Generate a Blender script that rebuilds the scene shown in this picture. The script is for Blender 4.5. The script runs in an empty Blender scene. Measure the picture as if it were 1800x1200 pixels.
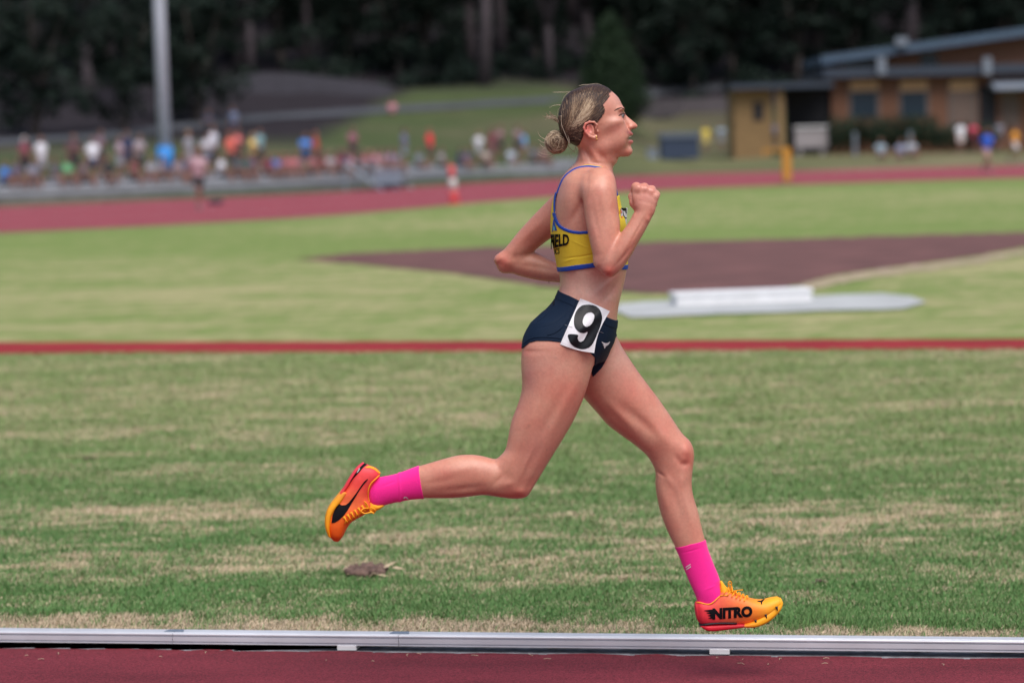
import bpy, bmesh, math, random
import numpy as np
import openvdb
from mathutils import Vector, Matrix, noise
from mathutils.bvhtree import BVHTree

# ------------------------------------------------------------------ camera
S = bpy.context.scene
FPX, CX, CY = 4250.0, 900.0, 600.0          # focal length and centre in photo pixels (1800 wide)
PITCH, ROLL, CAMH = math.radians(4.63), math.radians(1.55), 1.6
CAMF = Vector((0, math.cos(PITCH), -math.sin(PITCH)))
_u0 = Vector((0, math.sin(PITCH), math.cos(PITCH))); _r0 = Vector((1, 0, 0))
CAMR = _r0*math.cos(ROLL) - _u0*math.sin(ROLL)
CAMU = _r0*math.sin(ROLL) + _u0*math.cos(ROLL)
CAMP = Vector((0, 0, CAMH))
RY = 7.08                                    # distance of the runner
cd = bpy.data.cameras.new('camera'); cam = bpy.data.objects.new('camera', cd)
S.collection.objects.link(cam)
cam.matrix_world = Matrix(((CAMR.x, CAMU.x, -CAMF.x, CAMP.x), (CAMR.y, CAMU.y, -CAMF.y, CAMP.y),
                           (CAMR.z, CAMU.z, -CAMF.z, CAMP.z), (0, 0, 0, 1)))
cd.sensor_width = 36; cd.lens = 85; cd.clip_start = 0.1; cd.clip_end = 2000
cd.dof.use_dof = True; cd.dof.focus_distance = 7.0; cd.dof.aperture_fstop = 2.4
S.camera = cam
# ------------------------------------------------------------------ sky and sun
SUN_EL, SUN_AZ = 62.0, 160.0
W = bpy.data.worlds.new('World'); S.world = W; W.use_nodes = True
nt = W.node_tree; bg = nt.nodes['Background']
sky = nt.nodes.new('ShaderNodeTexSky'); sky.sky_type = 'NISHITA'; sky.sun_disc = False
sky.sun_elevation = math.radians(SUN_EL); sky.sun_rotation = math.radians(SUN_AZ)
sky.dust_density = 3.0; sky.ozone_density = 1.0; sky.air_density = 1.0
nt.links.new(sky.outputs[0], bg.inputs[0]); bg.inputs[1].default_value = 0.078
sd = bpy.data.lights.new('sun', 'SUN'); sun = bpy.data.objects.new('sun', sd); S.collection.objects.link(sun)
sd.energy = 2.2; sd.angle = math.radians(55); sd.color = (1.0, 0.965, 0.93)
_az = math.radians(SUN_AZ); _el = math.radians(SUN_EL)
sdir = Vector((math.sin(_az)*math.cos(_el), math.cos(_az)*math.cos(_el), math.sin(_el)))
sun.rotation_euler = sdir.to_track_quat('Z', 'Y').to_euler(); sun.location = sdir*50
S.view_settings.view_transform = 'Standard'; S.view_settings.look = 'None'
S.view_settings.exposure = 0.62; S.view_settings.gamma = 1.0
S.cycles.use_denoising = True; S.cycles.max_bounces = 8; S.cycles.transparent_max_bounces = 12

# ------------------------------------------------------------------ helpers
RND = random.Random(11)
def ray(px, py):
    return CAMF + CAMR*((px-CX)/FPX) + CAMU*((CY-py)/FPX)
def P(px, py, Y):
    d = ray(px, py); return CAMP + d*(Y/d.y)
def G(px, py, z=0.0):
    d = ray(px, py); return CAMP + d*((z-CAMP.z)/d.z)
def B(px, py, c):                            # a point of the runner: photo pixel and depth offset in metres
    return P(px, py, RY+c)
def tag(o, label=None, cat=None, group=None, kind=None):
    if label: o['label'] = label
    if cat: o['category'] = cat
    if group: o['group'] = group
    if kind: o['kind'] = kind
    return o
def link(o, parent=None):
    S.collection.objects.link(o)
    if parent is not None: o.parent = parent
    return o
def empty(name, loc=(0, 0, 0)):
    o = bpy.data.objects.new(name, None); o.location = loc; o.empty_display_size = 0.1
    return link(o)
def world_of(o):
    m = Matrix.LocRotScale(o.location, o.rotation_euler, o.scale)
    return m if o.parent is None else world_of(o.parent) @ o.matrix_parent_inverse @ m
def mesh_obj(name, verts, faces, mat=None, parent=None, smooth=True, colors=None, attrs=None):
    """One mesh object from arrays. Children keep world coordinates via an inverse matrix."""
    me = bpy.data.meshes.new(name)
    if isinstance(verts, np.ndarray) and isinstance(faces, np.ndarray):
        n = faces.shape[1]
        me.vertices.add(len(verts)); me.vertices.foreach_set('co', verts.astype(np.float32).ravel())
        me.loops.add(faces.size); me.loops.foreach_set('vertex_index', faces.astype(np.int32).ravel())
        me.polygons.add(len(faces)); me.polygons.foreach_set('loop_start', np.arange(0, faces.size, n, dtype=np.int32))
        me.update(calc_edges=True)
    else:
        me.from_pydata([tuple(v) for v in verts], [], [tuple(f) for f in faces]); me.update()
    if smooth: me.polygons.foreach_set('use_smooth', np.ones(len(me.polygons), dtype=bool))
    if colors is not None:
        a = me.color_attributes.new('col', 'FLOAT_COLOR', 'POINT')
        c = np.ones((len(me.vertices), 4), np.float32); c[:, :3] = colors
        a.data.foreach_set('color', c.ravel())
    for k, v in (attrs or {}).items():
        a = me.attributes.new(k, 'FLOAT', 'POINT'); a.data.foreach_set('value', np.asarray(v, np.float32))
    if mat: me.materials.append(mat)
    o = bpy.data.objects.new(name, me); link(o, parent)
    if parent is not None:
        o.matrix_parent_inverse = world_of(parent).inverted()
    return o
class MB:
    """Collects boxes, tubes and quads, then links them as one mesh object."""
    def __init__(s): s.v = []; s.f = []; s.c = []
    def add(s, v, f, col=None):
        n = len(s.v); s.v += [tuple(x) for x in v]; s.f += [tuple(i+n for i in q) for q in f]
        s.c += [col or (1, 1, 1)]*len(v)
    def box(s, lo, hi, rz=0.0, piv=(0, 0), col=None):
        v = [(x, y, z) for z in (lo[2], hi[2]) for x, y in ((lo[0], lo[1]), (hi[0], lo[1]), (hi[0], hi[1]), (lo[0], hi[1]))]
        if rz:
            c, sn = math.cos(rz), math.sin(rz)
            v = [(piv[0]+(x-piv[0])*c-(y-piv[1])*sn, piv[1]+(x-piv[0])*sn+(y-piv[1])*c, z) for x, y, z in v]
        s.add(v, [(0, 3, 2, 1), (4, 5, 6, 7), (0, 1, 5, 4), (1, 2, 6, 5), (2, 3, 7, 6), (3, 0, 4, 7)], col)
    def prism(s, pts, n_or_vec, col=None):
        """Extrude a planar polygon by a vector."""
        n = len(pts); e = Vector(n_or_vec)
        v = [Vector(p) for p in pts]; v += [p+e for p in v]
        s.add(v, [tuple(range(n))[::-1], tuple(range(n, 2*n))] + [(i, (i+1) % n, (i+1) % n+n, i+n) for i in range(n)], col)
    def tube(s, pts, r, seg=6, col=None, cap=True):
        pts = [Vector(p) for p in pts]; n = len(pts)
        rr = r if isinstance(r, (list, tuple)) else [r]*n
        up = Vector((0, 0, 1)); v = []; prev = None
        for i, p in enumerate(pts):
            t = (pts[min(i+1, n-1)]-pts[max(i-1, 0)]).normalized()
            if prev is None:
                a = t.cross(up)
                if a.length < 0.1: a = t.cross(Vector((1, 0, 0)))
            else: a = prev - t*prev.dot(t)
            a.normalize(); prev = a; b = t.cross(a)
            for k in range(seg):
                w = 2*math.pi*k/seg; v.append(p + (a*math.cos(w)+b*math.sin(w))*rr[i])
        f = [(i*seg+k, i*seg+(k+1) % seg, (i+1)*seg+(k+1) % seg, (i+1)*seg+k) for i in range(n-1) for k in range(seg)]
        if cap: f += [tuple(range(seg))[::-1], tuple((n-1)*seg+k for k in range(seg))]
        s.add(v, f, col)
    def ball(s, c, r, seg=10, rings=6, col=None):
        c = Vector(c); r = Vector((r, r, r)) if isinstance(r, (int, float)) else Vector(r); v = [c+Vector((0, 0, r.z))]
        for i in range(1, rings):
            a = math.pi*i/rings
            for k in range(seg):
                b = 2*math.pi*k/seg
                v.append(c+Vector((math.sin(a)*math.cos(b)*r.x, math.sin(a)*math.sin(b)*r.y, math.cos(a)*r.z)))
        v.append(c-Vector((0, 0, r.z))); f = [(0, 1+k, 1+(k+1) % seg) for k in range(seg)]
        for i in range(rings-2):
            for k in range(seg):
                a = 1+i*seg+k; b = 1+i*seg+(k+1) % seg; f.append((a, a+seg, b+seg, b))
        m = len(v)-1; f += [(m, m-seg+(k+1) % seg, m-seg+k) for k in range(seg)]
        s.add(v, f, col)
    def build(s, name, mat, parent=None, smooth=False, cols=False):
        return mesh_obj(name, s.v, s.f, mat, parent, smooth, np.array(s.c, np.float32) if cols else None)

# ------------------------------------------------------------------ materials
def mat(name, col=(0.5, 0.5, 0.5), rough=0.6, attr=False, noise_s=None, noise_a=0.15, bump=0.0, bump_s=200.0,
        metal=0.0, sss=0.0, spec=0.5, emit=None, sheen=0.0):
    m = bpy.data.materials.new(name); m.use_nodes = True
    t = m.node_tree; p = t.nodes['Principled BSDF']; L = t.links.new
    p.inputs['Roughness'].default_value = rough; p.inputs['Metallic'].default_value = metal
    p.inputs['Specular IOR Level'].default_value = spec
    if sheen: p.inputs['Sheen Weight'].default_value = sheen
    if attr:
        a = t.nodes.new('ShaderNodeVertexColor'); a.layer_name = 'col'; src = a.outputs[0]
    else:
        a = t.nodes.new('ShaderNodeRGB'); a.outputs[0].default_value = (*col, 1); src = a.outputs[0]
    tc = t.nodes.new('ShaderNodeTexCoord')
    if noise_s:
        n = t.nodes.new('ShaderNodeTexNoise'); n.inputs['Scale'].default_value = noise_s; n.inputs['Detail'].default_value = 5
        L(tc.outputs['Object'], n.inputs['Vector'])
        r = t.nodes.new('ShaderNodeMapRange'); r.inputs[1].default_value = 0.25; r.inputs[2].default_value = 0.75
        r.inputs[3].default_value = 1-noise_a; r.inputs[4].default_value = 1+noise_a; L(n.outputs[0], r.inputs[0])
        x = t.nodes.new('ShaderNodeVectorMath'); x.operation = 'SCALE'; L(src, x.inputs[0]); L(r.outputs[0], x.inputs['Scale'])
        src = x.outputs[0]
    L(src, p.inputs['Base Color'])
    if bump:
        n = t.nodes.new('ShaderNodeTexNoise'); n.inputs['Scale'].default_value = bump_s; n.inputs['Detail'].default_value = 3
        L(tc.outputs['Object'], n.inputs['Vector'])
        b = t.nodes.new('ShaderNodeBump'); b.inputs['Strength'].default_value = bump; b.inputs['Distance'].default_value = 0.002
        L(n.outputs[0], b.inputs['Height']); L(b.outputs[0], p.inputs['Normal'])
    if sss:
        p.inputs['Subsurface Weight'].default_value = sss; p.inputs['Subsurface Scale'].default_value = 0.012
        p.inputs['Subsurface Radius'].default_value = (1.0, 0.35, 0.2)
    if emit:
        p.inputs['Emission Color'].default_value = (*emit[:3], 1); p.inputs['Emission Strength'].default_value = emit[3]
    return m
# ================================================================== solid shapes on a distance grid
def smin(a, b, k):
    h = np.maximum(k-np.abs(a-b), 0.0)/k
    return np.minimum(a, b) - h*h*(k*0.25)
def crom(rows, sub):
    a = np.array(rows, float); n = len(a); out = []
    for i in range(n-1):
        p0, p1, p2, p3 = a[max(i-1, 0)], a[i], a[i+1], a[min(i+2, n-1)]
        for s in range(sub):
            t = s/sub
            out.append(0.5*((2*p1)+(-p0+p2)*t+(2*p0-5*p1+4*p2-p3)*t*t+(-p0+3*p1-3*p2+p3)*t**3))
    out.append(a[-1]); return np.array(out)
def loft_mesh(secs, n=72, sub=4, e=2.0, egg=0.0, cap=(1, 1), grow=0.0, capf=1.0):
    """Closed skin through cross-sections. secs rows: ax, ay, bx, by (photo pixels of the two outline points), depth offset,
    depth half width."""
    rows = crom([s[:6] for s in secs], sub)
    rings = []
    for ax, ay, bx, by, c, r in rows:
        A = np.array(B(ax, ay, c)); Bb = np.array(B(bx, by, c)); h = (Bb-A)/2; m = (A+Bb)/2
        L = np.linalg.norm(h); h = h*(1+grow/max(L, 1e-5)); rings.append((m, h, max(r, 0.002)+grow))
    def endcap(m, h, r, d):
        out = []; L = min(np.linalg.norm(h), r)
        for a in (25, 50, 72, 86):
            w = math.radians(a); out.append((m+d*L*capf*math.sin(w), h*math.cos(w), r*math.cos(w)))
        return out
    if cap[0]:
        d = rings[0][0]-rings[1][0]; d /= max(np.linalg.norm(d), 1e-9)
        rings = endcap(*rings[0], d)[::-1]+rings
    if cap[1]:
        d = rings[-1][0]-rings[-2][0]; d /= max(np.linalg.norm(d), 1e-9)
        rings = rings+endcap(*rings[-1], d)
    th = np.linspace(0, 2*np.pi, n, endpoint=False); cc = np.cos(th); ss = np.sin(th)
    x = np.sign(cc)*np.abs(cc)**(2/e); y = np.sign(ss)*np.abs(ss)**(2/e)
    V = []
    for m, h, r in rings:
        V.append(m[None]+h[None]*x[:, None]+np.array([[0, 1.0, 0]])*(r*y*(1-egg*x))[:, None])
    V = np.concatenate(V); K = len(rings); T = []
    for i in range(K-1):
        for k in range(n):
            a, b, c, d = i*n+k, i*n+(k+1) % n, (i+1)*n+(k+1) % n, (i+1)*n+k
            T += [(a, b, c), (a, c, d)]
    V = np.vstack([V, rings[0][0], rings[-1][0]]); q = len(V)
    for k in range(n): T += [(q-2, (k+1) % n, k), (q-1, (K-1)*n+k, (K-1)*n+(k+1) % n)]
    return V, np.array(T, np.int32)
class Vol:
    def __init__(s, lo, hi, vox):
        s.vox = vox; s.i0 = np.floor(np.array(lo)/vox).astype(int); s.n = np.ceil(np.array(hi)/vox).astype(int)-s.i0
        s.bg = 0.026; s.a = np.full(tuple(s.n), s.bg, np.float32)
    def win(s, lo, hi):
        a = np.maximum(np.floor(np.array(lo)/s.vox).astype(int)-s.i0, 0); b = np.minimum(np.ceil(np.array(hi)/s.vox).astype(int)-s.i0+1, s.n)
        return tuple(slice(int(x), int(max(y, x))) for x, y in zip(a, b)), a+s.i0
    def coords(s, w):
        return [((np.arange(q.start, q.stop)+s.i0[i])*s.vox).astype(np.float32).reshape([-1 if j == i else 1 for j in range(3)]) for i, q in enumerate(w)]
    def mesh(s, V, T, k=0.01, op='add'):
        w, i0 = s.win(V.min(0)-s.bg, V.max(0)+s.bg); hw = s.bg/s.vox
        g = openvdb.FloatGrid.createLevelSetFromPolygons(V.astype(np.float64), triangles=T, transform=openvdb.createLinearTransform(voxelSize=s.vox), halfWidth=hw)
        a = np.empty(s.a[w].shape, np.float32); g.copyToArray(a, ijk=tuple(int(x) for x in i0))
        s.put(w, a, k, op); return s
    def put(s, w, a, k, op='add'):
        if op == 'add': s.a[w] = smin(s.a[w], a, k)
        elif op == 'sub': s.a[w] = -smin(-s.a[w], a, k)
        elif op == 'and': s.a[w] = -smin(-s.a[w], -a, k)
    def loft(s, secs, k=0.01, op='add', **kw):
        return s.mesh(*loft_mesh(secs, **kw), k=k, op=op)
    def ell(s, px, py, c, rad, ang=0.0, k=0.008, op='add', yaw=0.0):
        """Ellipsoid: rad = (along, across, depth) metres, ang = degrees from image right towards image up."""
        C = np.array(B(px, py, c)); R = max(rad)+s.bg; w, _ = s.win(C-R, C+R); X, Y, Z = s.coords(w)
        a = math.radians(ang); ca, sa = math.cos(a), math.sin(a); dx, dy, dz = X-C[0], Y-C[1], Z-C[2]
        if yaw:
            y_ = math.radians(yaw); dx, dy = dx*math.cos(y_)+dy*math.sin(y_), -dx*math.sin(y_)+dy*math.cos(y_)
        u = dx*ca+dz*sa; v = -dx*sa+dz*ca
        q0 = np.sqrt((u/rad[0])**2+(v/rad[1])**2+(dy/rad[2])**2)
        q1 = np.sqrt((u/rad[0]**2)**2+(v/rad[1]**2)**2+(dy/rad[2]**2)**2)
        s.put(w, (q0*(q0-1)/np.maximum(q1, 1e-6)).astype(np.float32), k, op)
    def caps(s, pts, k=0.006, op='add'):
        """Chain of round cones through (px, py, c, r)."""
        for (a, b) in zip(pts[:-1], pts[1:]):
            A = np.array(B(*a[:3])); D = np.array(B(*b[:3]))-A; R = max(a[3], b[3])+s.bg
            w, _ = s.win(np.minimum(A, A+D)-R, np.maximum(A, A+D)+R); X, Y, Z = s.coords(w)
            t = np.clip(((X-A[0])*D[0]+(Y-A[1])*D[1]+(Z-A[2])*D[2])/max(D@D, 1e-9), 0, 1)
            d = np.sqrt((X-A[0]-D[0]*t)**2+(Y-A[1]-D[1]*t)**2+(Z-A[2]-D[2]*t)**2)-(a[3]+(b[3]-a[3])*t)
            s.put(w, d.astype(np.float32), k, op)
    def brush(s, px, py, c, rad, amp, ang=0.0):
        """Raise (amp > 0) or press in the surface around a point; rad = (along, across, depth)."""
        C = np.array(B(px, py, c)); R = max(rad)*2.2; w, _ = s.win(C-R, C+R); X, Y, Z = s.coords(w)
        a = math.radians(ang); ca, sa = math.cos(a), math.sin(a); dx, dy, dz = X-C[0], Y-C[1], Z-C[2]
        u = dx*ca+dz*sa; v = -dx*sa+dz*ca
        s.a[w] -= (amp*np.exp(-((u/rad[0])**2+(v/rad[1])**2+(dy/rad[2])**2))).astype(np.float32)
    def extract(s, arr=None, smooth=1):
        a = s.a if arr is None else arr
        g = openvdb.FloatGrid(s.bg); g.transform = openvdb.createLinearTransform(voxelSize=s.vox)
        g.copyFromArray(np.clip(a, -s.bg, s.bg), ijk=tuple(int(x) for x in s.i0), tolerance=0.0)
        v, q = g.convertToQuads(0.0)
        return np.array(v), np.array(q)[:, ::-1].copy()
def polysdf(px, pz, poly):
    """Signed distance to a polygon (2-D)."""
    d = np.full(np.broadcast(px, pz).shape, 1e9, np.float32); ins = np.zeros(d.shape, bool); n = len(poly)
    for i in range(n):
        x1, y1 = poly[i]; x2, y2 = poly[(i+1) % n]; ex, ey = x2-x1, y2-y1
        wx, wy = px-x1, pz-y1; t = np.clip((wx*ex+wy*ey)/(ex*ex+ey*ey), 0, 1)
        d = np.minimum(d, (wx-ex*t)**2+(wy-ey*t)**2)
        c1 = (y1 > pz) != (y2 > pz)
        if y1 != y2: ins ^= c1 & (px < (x2-x1)*(pz-y1)/(y2-y1)+x1)
    d = np.sqrt(d); return np.where(ins, -d, d)
def topix(X, Y, Z):
    """World arrays to photo pixels."""
    dx, dy, dz = X-CAMP.x, Y-CAMP.y, Z-CAMP.z
    f = dx*CAMF.x+dy*CAMF.y+dz*CAMF.z
    return CX+FPX*(dx*CAMR.x+dy*CAMR.y+dz*CAMR.z)/f, CY-FPX*(dx*CAMU.x+dy*CAMU.y+dz*CAMU.z)/f
PXM = FPX/RY                                   # pixels per metre at the runner
def mask(vol, w, poly, c0=None, c1=None):
    """Polygon drawn in side view, as a solid between two depths."""
    X, Y, Z = vol.coords(w); Xm, Zm = X[:, :, 0][:, 0], Z[0, 0]
    xs, zs = np.meshgrid(Xm, Zm, indexing='ij'); u, v = topix(xs, RY, zs)
    m = polysdf(u, v, poly)/PXM; m = m[:, None, :].astype(np.float32)
    if c0 is not None: m = np.maximum(m, (RY+c0)-Y)
    if c1 is not None: m = np.maximum(m, Y-(RY+c1))
    return m*np.ones_like(Y)

# ================================================================== noise for colour layouts
def vnoise(x, y, seed=0):
    x = np.asarray(x, float); y = np.asarray(y, float); xi = np.floor(x).astype(np.int64); yi = np.floor(y).astype(np.int64)
    fx, fy = x-xi, y-yi; fx = fx*fx*(3-2*fx); fy = fy*fy*(3-2*fy)
    def h(a, b):
        n = (a*374761393+b*668265263+seed*1442695041) & 0xffffffff; n = ((n ^ (n >> 13))*1274126177) & 0xffffffff
        return ((n ^ (n >> 16)) & 0xffff)/65535.0
    return (h(xi, yi)*(1-fx)+h(xi+1, yi)*fx)*(1-fy)+(h(xi, yi+1)*(1-fx)+h(xi+1, yi+1)*fx)*fy
def fbm(x, y, seed=0, o=4):
    s = 0; a = 1; t = 0
    for k in range(o): s = s+a*vnoise(x*2**k, y*2**k, seed+k*17); t += a; a *= .55
    return s/t
GREEN = np.array([.105, .190, .055]); OLIVE = np.array([.195, .240, .068]); STRAW = np.array([.38, .33, .185]); DEEP = np.array([.055, .130, .045])
KA = G(610, 1144); KB = G(1265, 1151); KD = (KB-KA).normalized(); KN = Vector((-KD.y, KD.x, 0))   # kerb line, direction, away from camera
def kerbdist(x, y): return (x-KA.x)*KN.x+(y-KA.y)*KN.y
def dryness(x, y):
    d = kerbdist(x, y)
    n1 = fbm(x*.8+7, y*2.6, 3); n2 = fbm(x*4.0, y*12.0, 9); n3 = fbm(x*.35, y*1.0+3, 21, 3)
    d = np.where(d < .9, np.maximum(d+.07+.42*(fbm(x*1.3, y*1.2, 55)-.5)+.16*(vnoise(x*11, y*7, 56)-.5), 0), d)
    base = np.interp(d, [0, .47, .54, .62, 1.2, 1.55, 2.1, 2.45, 2.85, 3.2, 3.6, 4.9, 6, 7, 8, 9, 11.5, 14, 22, 30, 60], [1.15, 1.05, .55, .22, .22, .50, .48, .34, .50, .40, .30, .32, .40, .54, .50, .38, .42, .42, .34, .20, .12])
    n4 = fbm(x*.10+2, y*.22, 61, 3); n5 = fbm(x*.05, y*.11, 67, 2); w4 = np.clip((d-8)/10, 0, 1)
    return np.clip(base+((n4-.5)*1.3+(n5-.5)*.8)*w4+(n1-.5)*1.25+(n2-.5)*1.7+(n3-.5)*.5+(fbm(x*9, y*16, 71, 3)-.5)*.9, 0, 1)
def grasscol(x, y):
    t = dryness(x, y)[..., None]; d = kerbdist(x, y)[..., None]; far = np.clip((d-2.0)/5, 0, 1)
    g = DEEP*(1-far)*.5+GREEN*(1-far)*.5+(GREEN*.35+OLIVE*.65)*far
    st = STRAW*(1-far*.30)+OLIVE*far*.30
    s = t*t*(3-2*t); return g*(1-s)+st*s
def ground_sheet(name, xs, ys, z=0.0):
    X, Y = np.meshgrid(xs, ys); n = len(xs); m = len(ys)
    V = np.stack([X.ravel(), Y.ravel(), np.full(X.size, z)], 1); i = np.arange((m-1)*(n-1)); r = i//(n-1)*n+i % (n-1)
    return V, np.stack([r, r+1, r+n+1, r+n], 1)
def grass_mat(name, sx=1.0, amp=.35):
    m = mat(name, rough=.85, attr=True, spec=.15); t = m.node_tree; p = t.nodes['Principled BSDF']; L = t.links.new
    src = p.inputs['Base Color'].links[0].from_socket
    tc = t.nodes.new('ShaderNodeTexCoord'); mp = t.nodes.new('ShaderNodeMapping'); mp.inputs['Scale'].default_value = (6*sx, 22*sx, 6)
    L(tc.outputs['Object'], mp.inputs[0]); n = t.nodes.new('ShaderNodeTexNoise'); n.inputs['Scale'].default_value = 1.0; n.inputs['Detail'].default_value = 8; n.inputs['Roughness'].default_value = .7
    L(mp.outputs[0], n.inputs['Vector']); r = t.nodes.new('ShaderNodeMapRange'); r.inputs[1].default_value = .3; r.inputs[2].default_value = .7; r.inputs[3].default_value = 1-amp; r.inputs[4].default_value = 1+amp
    L(n.outputs[0], r.inputs[0]); x = t.nodes.new('ShaderNodeVectorMath'); x.operation = 'SCALE'; L(src, x.inputs[0]); L(r.outputs[0], x.inputs['Scale']); L(x.outputs[0], p.inputs['Base Color'])
    return m
# infield, reaching the far track
ys = np.concatenate([7.70+np.cumsum(np.r_[0, np.geomspace(.02, .6, 420)])]); ys = ys[ys < 118]
ys = np.r_[ys, np.arange(ys[-1]+.6, 130, 1.2)]
# world field: x spacing grows away from the middle
hx_ = np.cumsum(np.geomspace(.035, 1.2, 210)); xs = np.r_[-hx_[::-1], 0, hx_]
V, F = ground_sheet('g', xs, ys); keep = kerbdist(V[:, 0], V[:, 1]) > -.02
F = F[keep[F].all(1)]
field = mesh_obj('ground', V, F, grass_mat('field_grass'), None, True, grasscol(V[:, 0], V[:, 1])); tag(field, kind='structure')
field['label'] = 'mown infield grass with dry straw patches'
# sheet beneath everything out to the horizon
mb = MB(); mb.add([(-900, -60, -.012), (900, -60, -.012), (900, 1200, -.012), (-900, 1200, -.012)], [(0, 1, 2, 3)])
o = mb.build('land', mat('land', (.10, .13, .06), .9, noise_s=.3, noise_a=.3)); tag(o, kind='structure')
# running track in the foreground
def track_mat(name, col, amp=.16):
    m = mat(name, col, .78, noise_s=160, noise_a=amp+.25, bump=1.0, bump_s=260, spec=.25); t = m.node_tree; L = t.links.new; p = t.nodes['Principled BSDF']
    src = p.inputs['Base Color'].links[0].from_socket; tc = t.nodes.new('ShaderNodeTexCoord'); n = t.nodes.new('ShaderNodeTexNoise'); n.inputs['Scale'].default_value = 3; n.inputs['Detail'].default_value = 6
    mp = t.nodes.new('ShaderNodeMapping'); mp.inputs['Scale'].default_value = (.4, 1.6, 1); L(tc.outputs['Object'], mp.inputs[0]); L(mp.outputs[0], n.inputs['Vector'])
    r = t.nodes.new('ShaderNodeMapRange'); r.inputs[1].default_value = .3; r.inputs[2].default_value = .7; r.inputs[3].default_value = .80; r.inputs[4].default_value = 1.22; L(n.outputs[0], r.inputs[0])
    x = t.nodes.new('ShaderNodeVectorMath'); x.operation = 'SCALE'; L(src, x.inputs[0]); L(r.outputs[0], x.inputs['Scale']); L(x.outputs[0], p.inputs['Base Color']); return m
m_track = track_mat('track_rubber', (.150, .020, .030), .35)
def kp(a, n, z): return KA+KD*a+KN*n+Vector((0, 0, z))
mb = MB(); mb.add([kp(-14, -12, .004), kp(14, -12, .004), kp(14, -.035, .004), kp(-14, -.035, .004)], [(0, 1, 2, 3)])
tag(mb.build('running_track', m_track), kind='structure')
mb = MB()
a = -4.0
while a < 4.5:                                          # uneven broken edge of the rubber against the drain
    l_ = RND.uniform(.03, .35); w = .004+.020*RND.random()**2; mb.add([kp(a, -.04, .0045), kp(a+l_, -.04, .0045), kp(a+l_, -.034+w*RND.random(), .0045), kp(a+l_*RND.uniform(.3, .7), -.034+w, .0045), kp(a, -.034+w*RND.random()*.5, .0045)], [(0, 1, 2, 3, 4)]); a += l_+RND.random()*.03
tag(mb.build('track_edge', m_track), kind='structure')
mb = MB()
for k in range(24):                                     # bits of dry grass blown onto the rubber
    p = kp(RND.uniform(-1.8, 2.1), -.035-abs(RND.gauss(0, .07)), .0055); a = RND.random()*6.28; l_ = RND.uniform(.006, .03)
    mb.tube([p, p+Vector((math.cos(a)*l_*.5, math.sin(a)*l_*.4, .002)), p+Vector((math.cos(a+.3)*l_, math.sin(a+.3)*l_, 0))], .0009, 4)
tag(mb.build('debris', mat('straw_bits', (.45, .34, .24), .9)), 'bits of dry grass scattered on the track edge', 'debris', kind='stuff')
mb = MB(); mb.add([kp(-14, -.06, 0), kp(14, -.06, 0), kp(14, .10, 0), kp(-14, .10, 0)], [(0, 1, 2, 3)])
tag(mb.build('drain_strip', mat('drain_concrete', (.20, .20, .22), .85, noise_s=25, noise_a=.5, bump=.8, bump_s=80)), kind='structure')
# infield red run-up lane, dirt area and slab
def sheet(name, pts, z, m, sub=0, jitter=0.0, kind='structure'):
    P2 = []
    n = len(pts)
    for i in range(n):
        a, b = pts[i], pts[(i+1) % n]
        for s in range(sub+1):
            t = s/(sub+1); x, y = a[0]+(b[0]-a[0])*t, a[1]+(b[1]-a[1])*t
            P2.append(G(x, y+(RND.gauss(0, jitter) if jitter else 0), z))
    bm = bmesh.new(); f = bm.faces.new([bm.verts.new(p) for p in P2]); bmesh.ops.triangulate(bm, faces=[f]); me = bpy.data.meshes.new(name); bm.to_mesh(me); bm.free()
    me.materials.append(m); o = link(bpy.data.objects.new(name, me)); tag(o, kind=kind); return o
m_run = track_mat('runup_rubber', (.27, .022, .026))
sheet('run_up_lane', [(-900, 603.6), (900, 599), (2600, 592), (2600, 610.5), (900, 617.5), (-900, 624.5)], .006, m_run, 60, .35)
m_dirt = mat('red_brown_dirt', (.125, .052, .047), .9, noise_s=1.2, noise_a=.35, bump=.5, bump_s=30)
sheet('dirt_area', [(520, 455), (620, 445), (800, 437), (1100, 426), (1400, 419), (1600, 413), (1800, 408), (1990, 404), (1990, 410), (1800, 434), (1700, 452), (1560, 470), (1470, 482), (1400, 500), (1330, 514), (1200, 516), (1080, 512), (960, 503), (800, 480), (640, 465)], .008, m_dirt, 14, .5)
m_strawp = mat('dry_grass_edge', (.36, .29, .19), .9, noise_s=3, noise_a=.35)
sheet('dry_grass_patch', [(1400, 502), (1480, 483), (1560, 472), (1700, 455), (1800, 438), (1990, 414), (1990, 424), (1800, 446), (1690, 466), (1560, 482), (1480, 497), (1420, 510)], .010, m_strawp, 12, 1.2)
m_conc = mat('concrete', (.40, .415, .42), .85, noise_s=2, noise_a=.16, bump=.4, bump_s=40)
sheet('concrete_slab', [(1080, 545), (1090, 532), (1190, 527), (1430, 519), (1545, 515), (1600, 520), (1628, 530), (1590, 541), (1330, 549), (1110, 557)], .014, m_conc, 6, .4)
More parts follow.
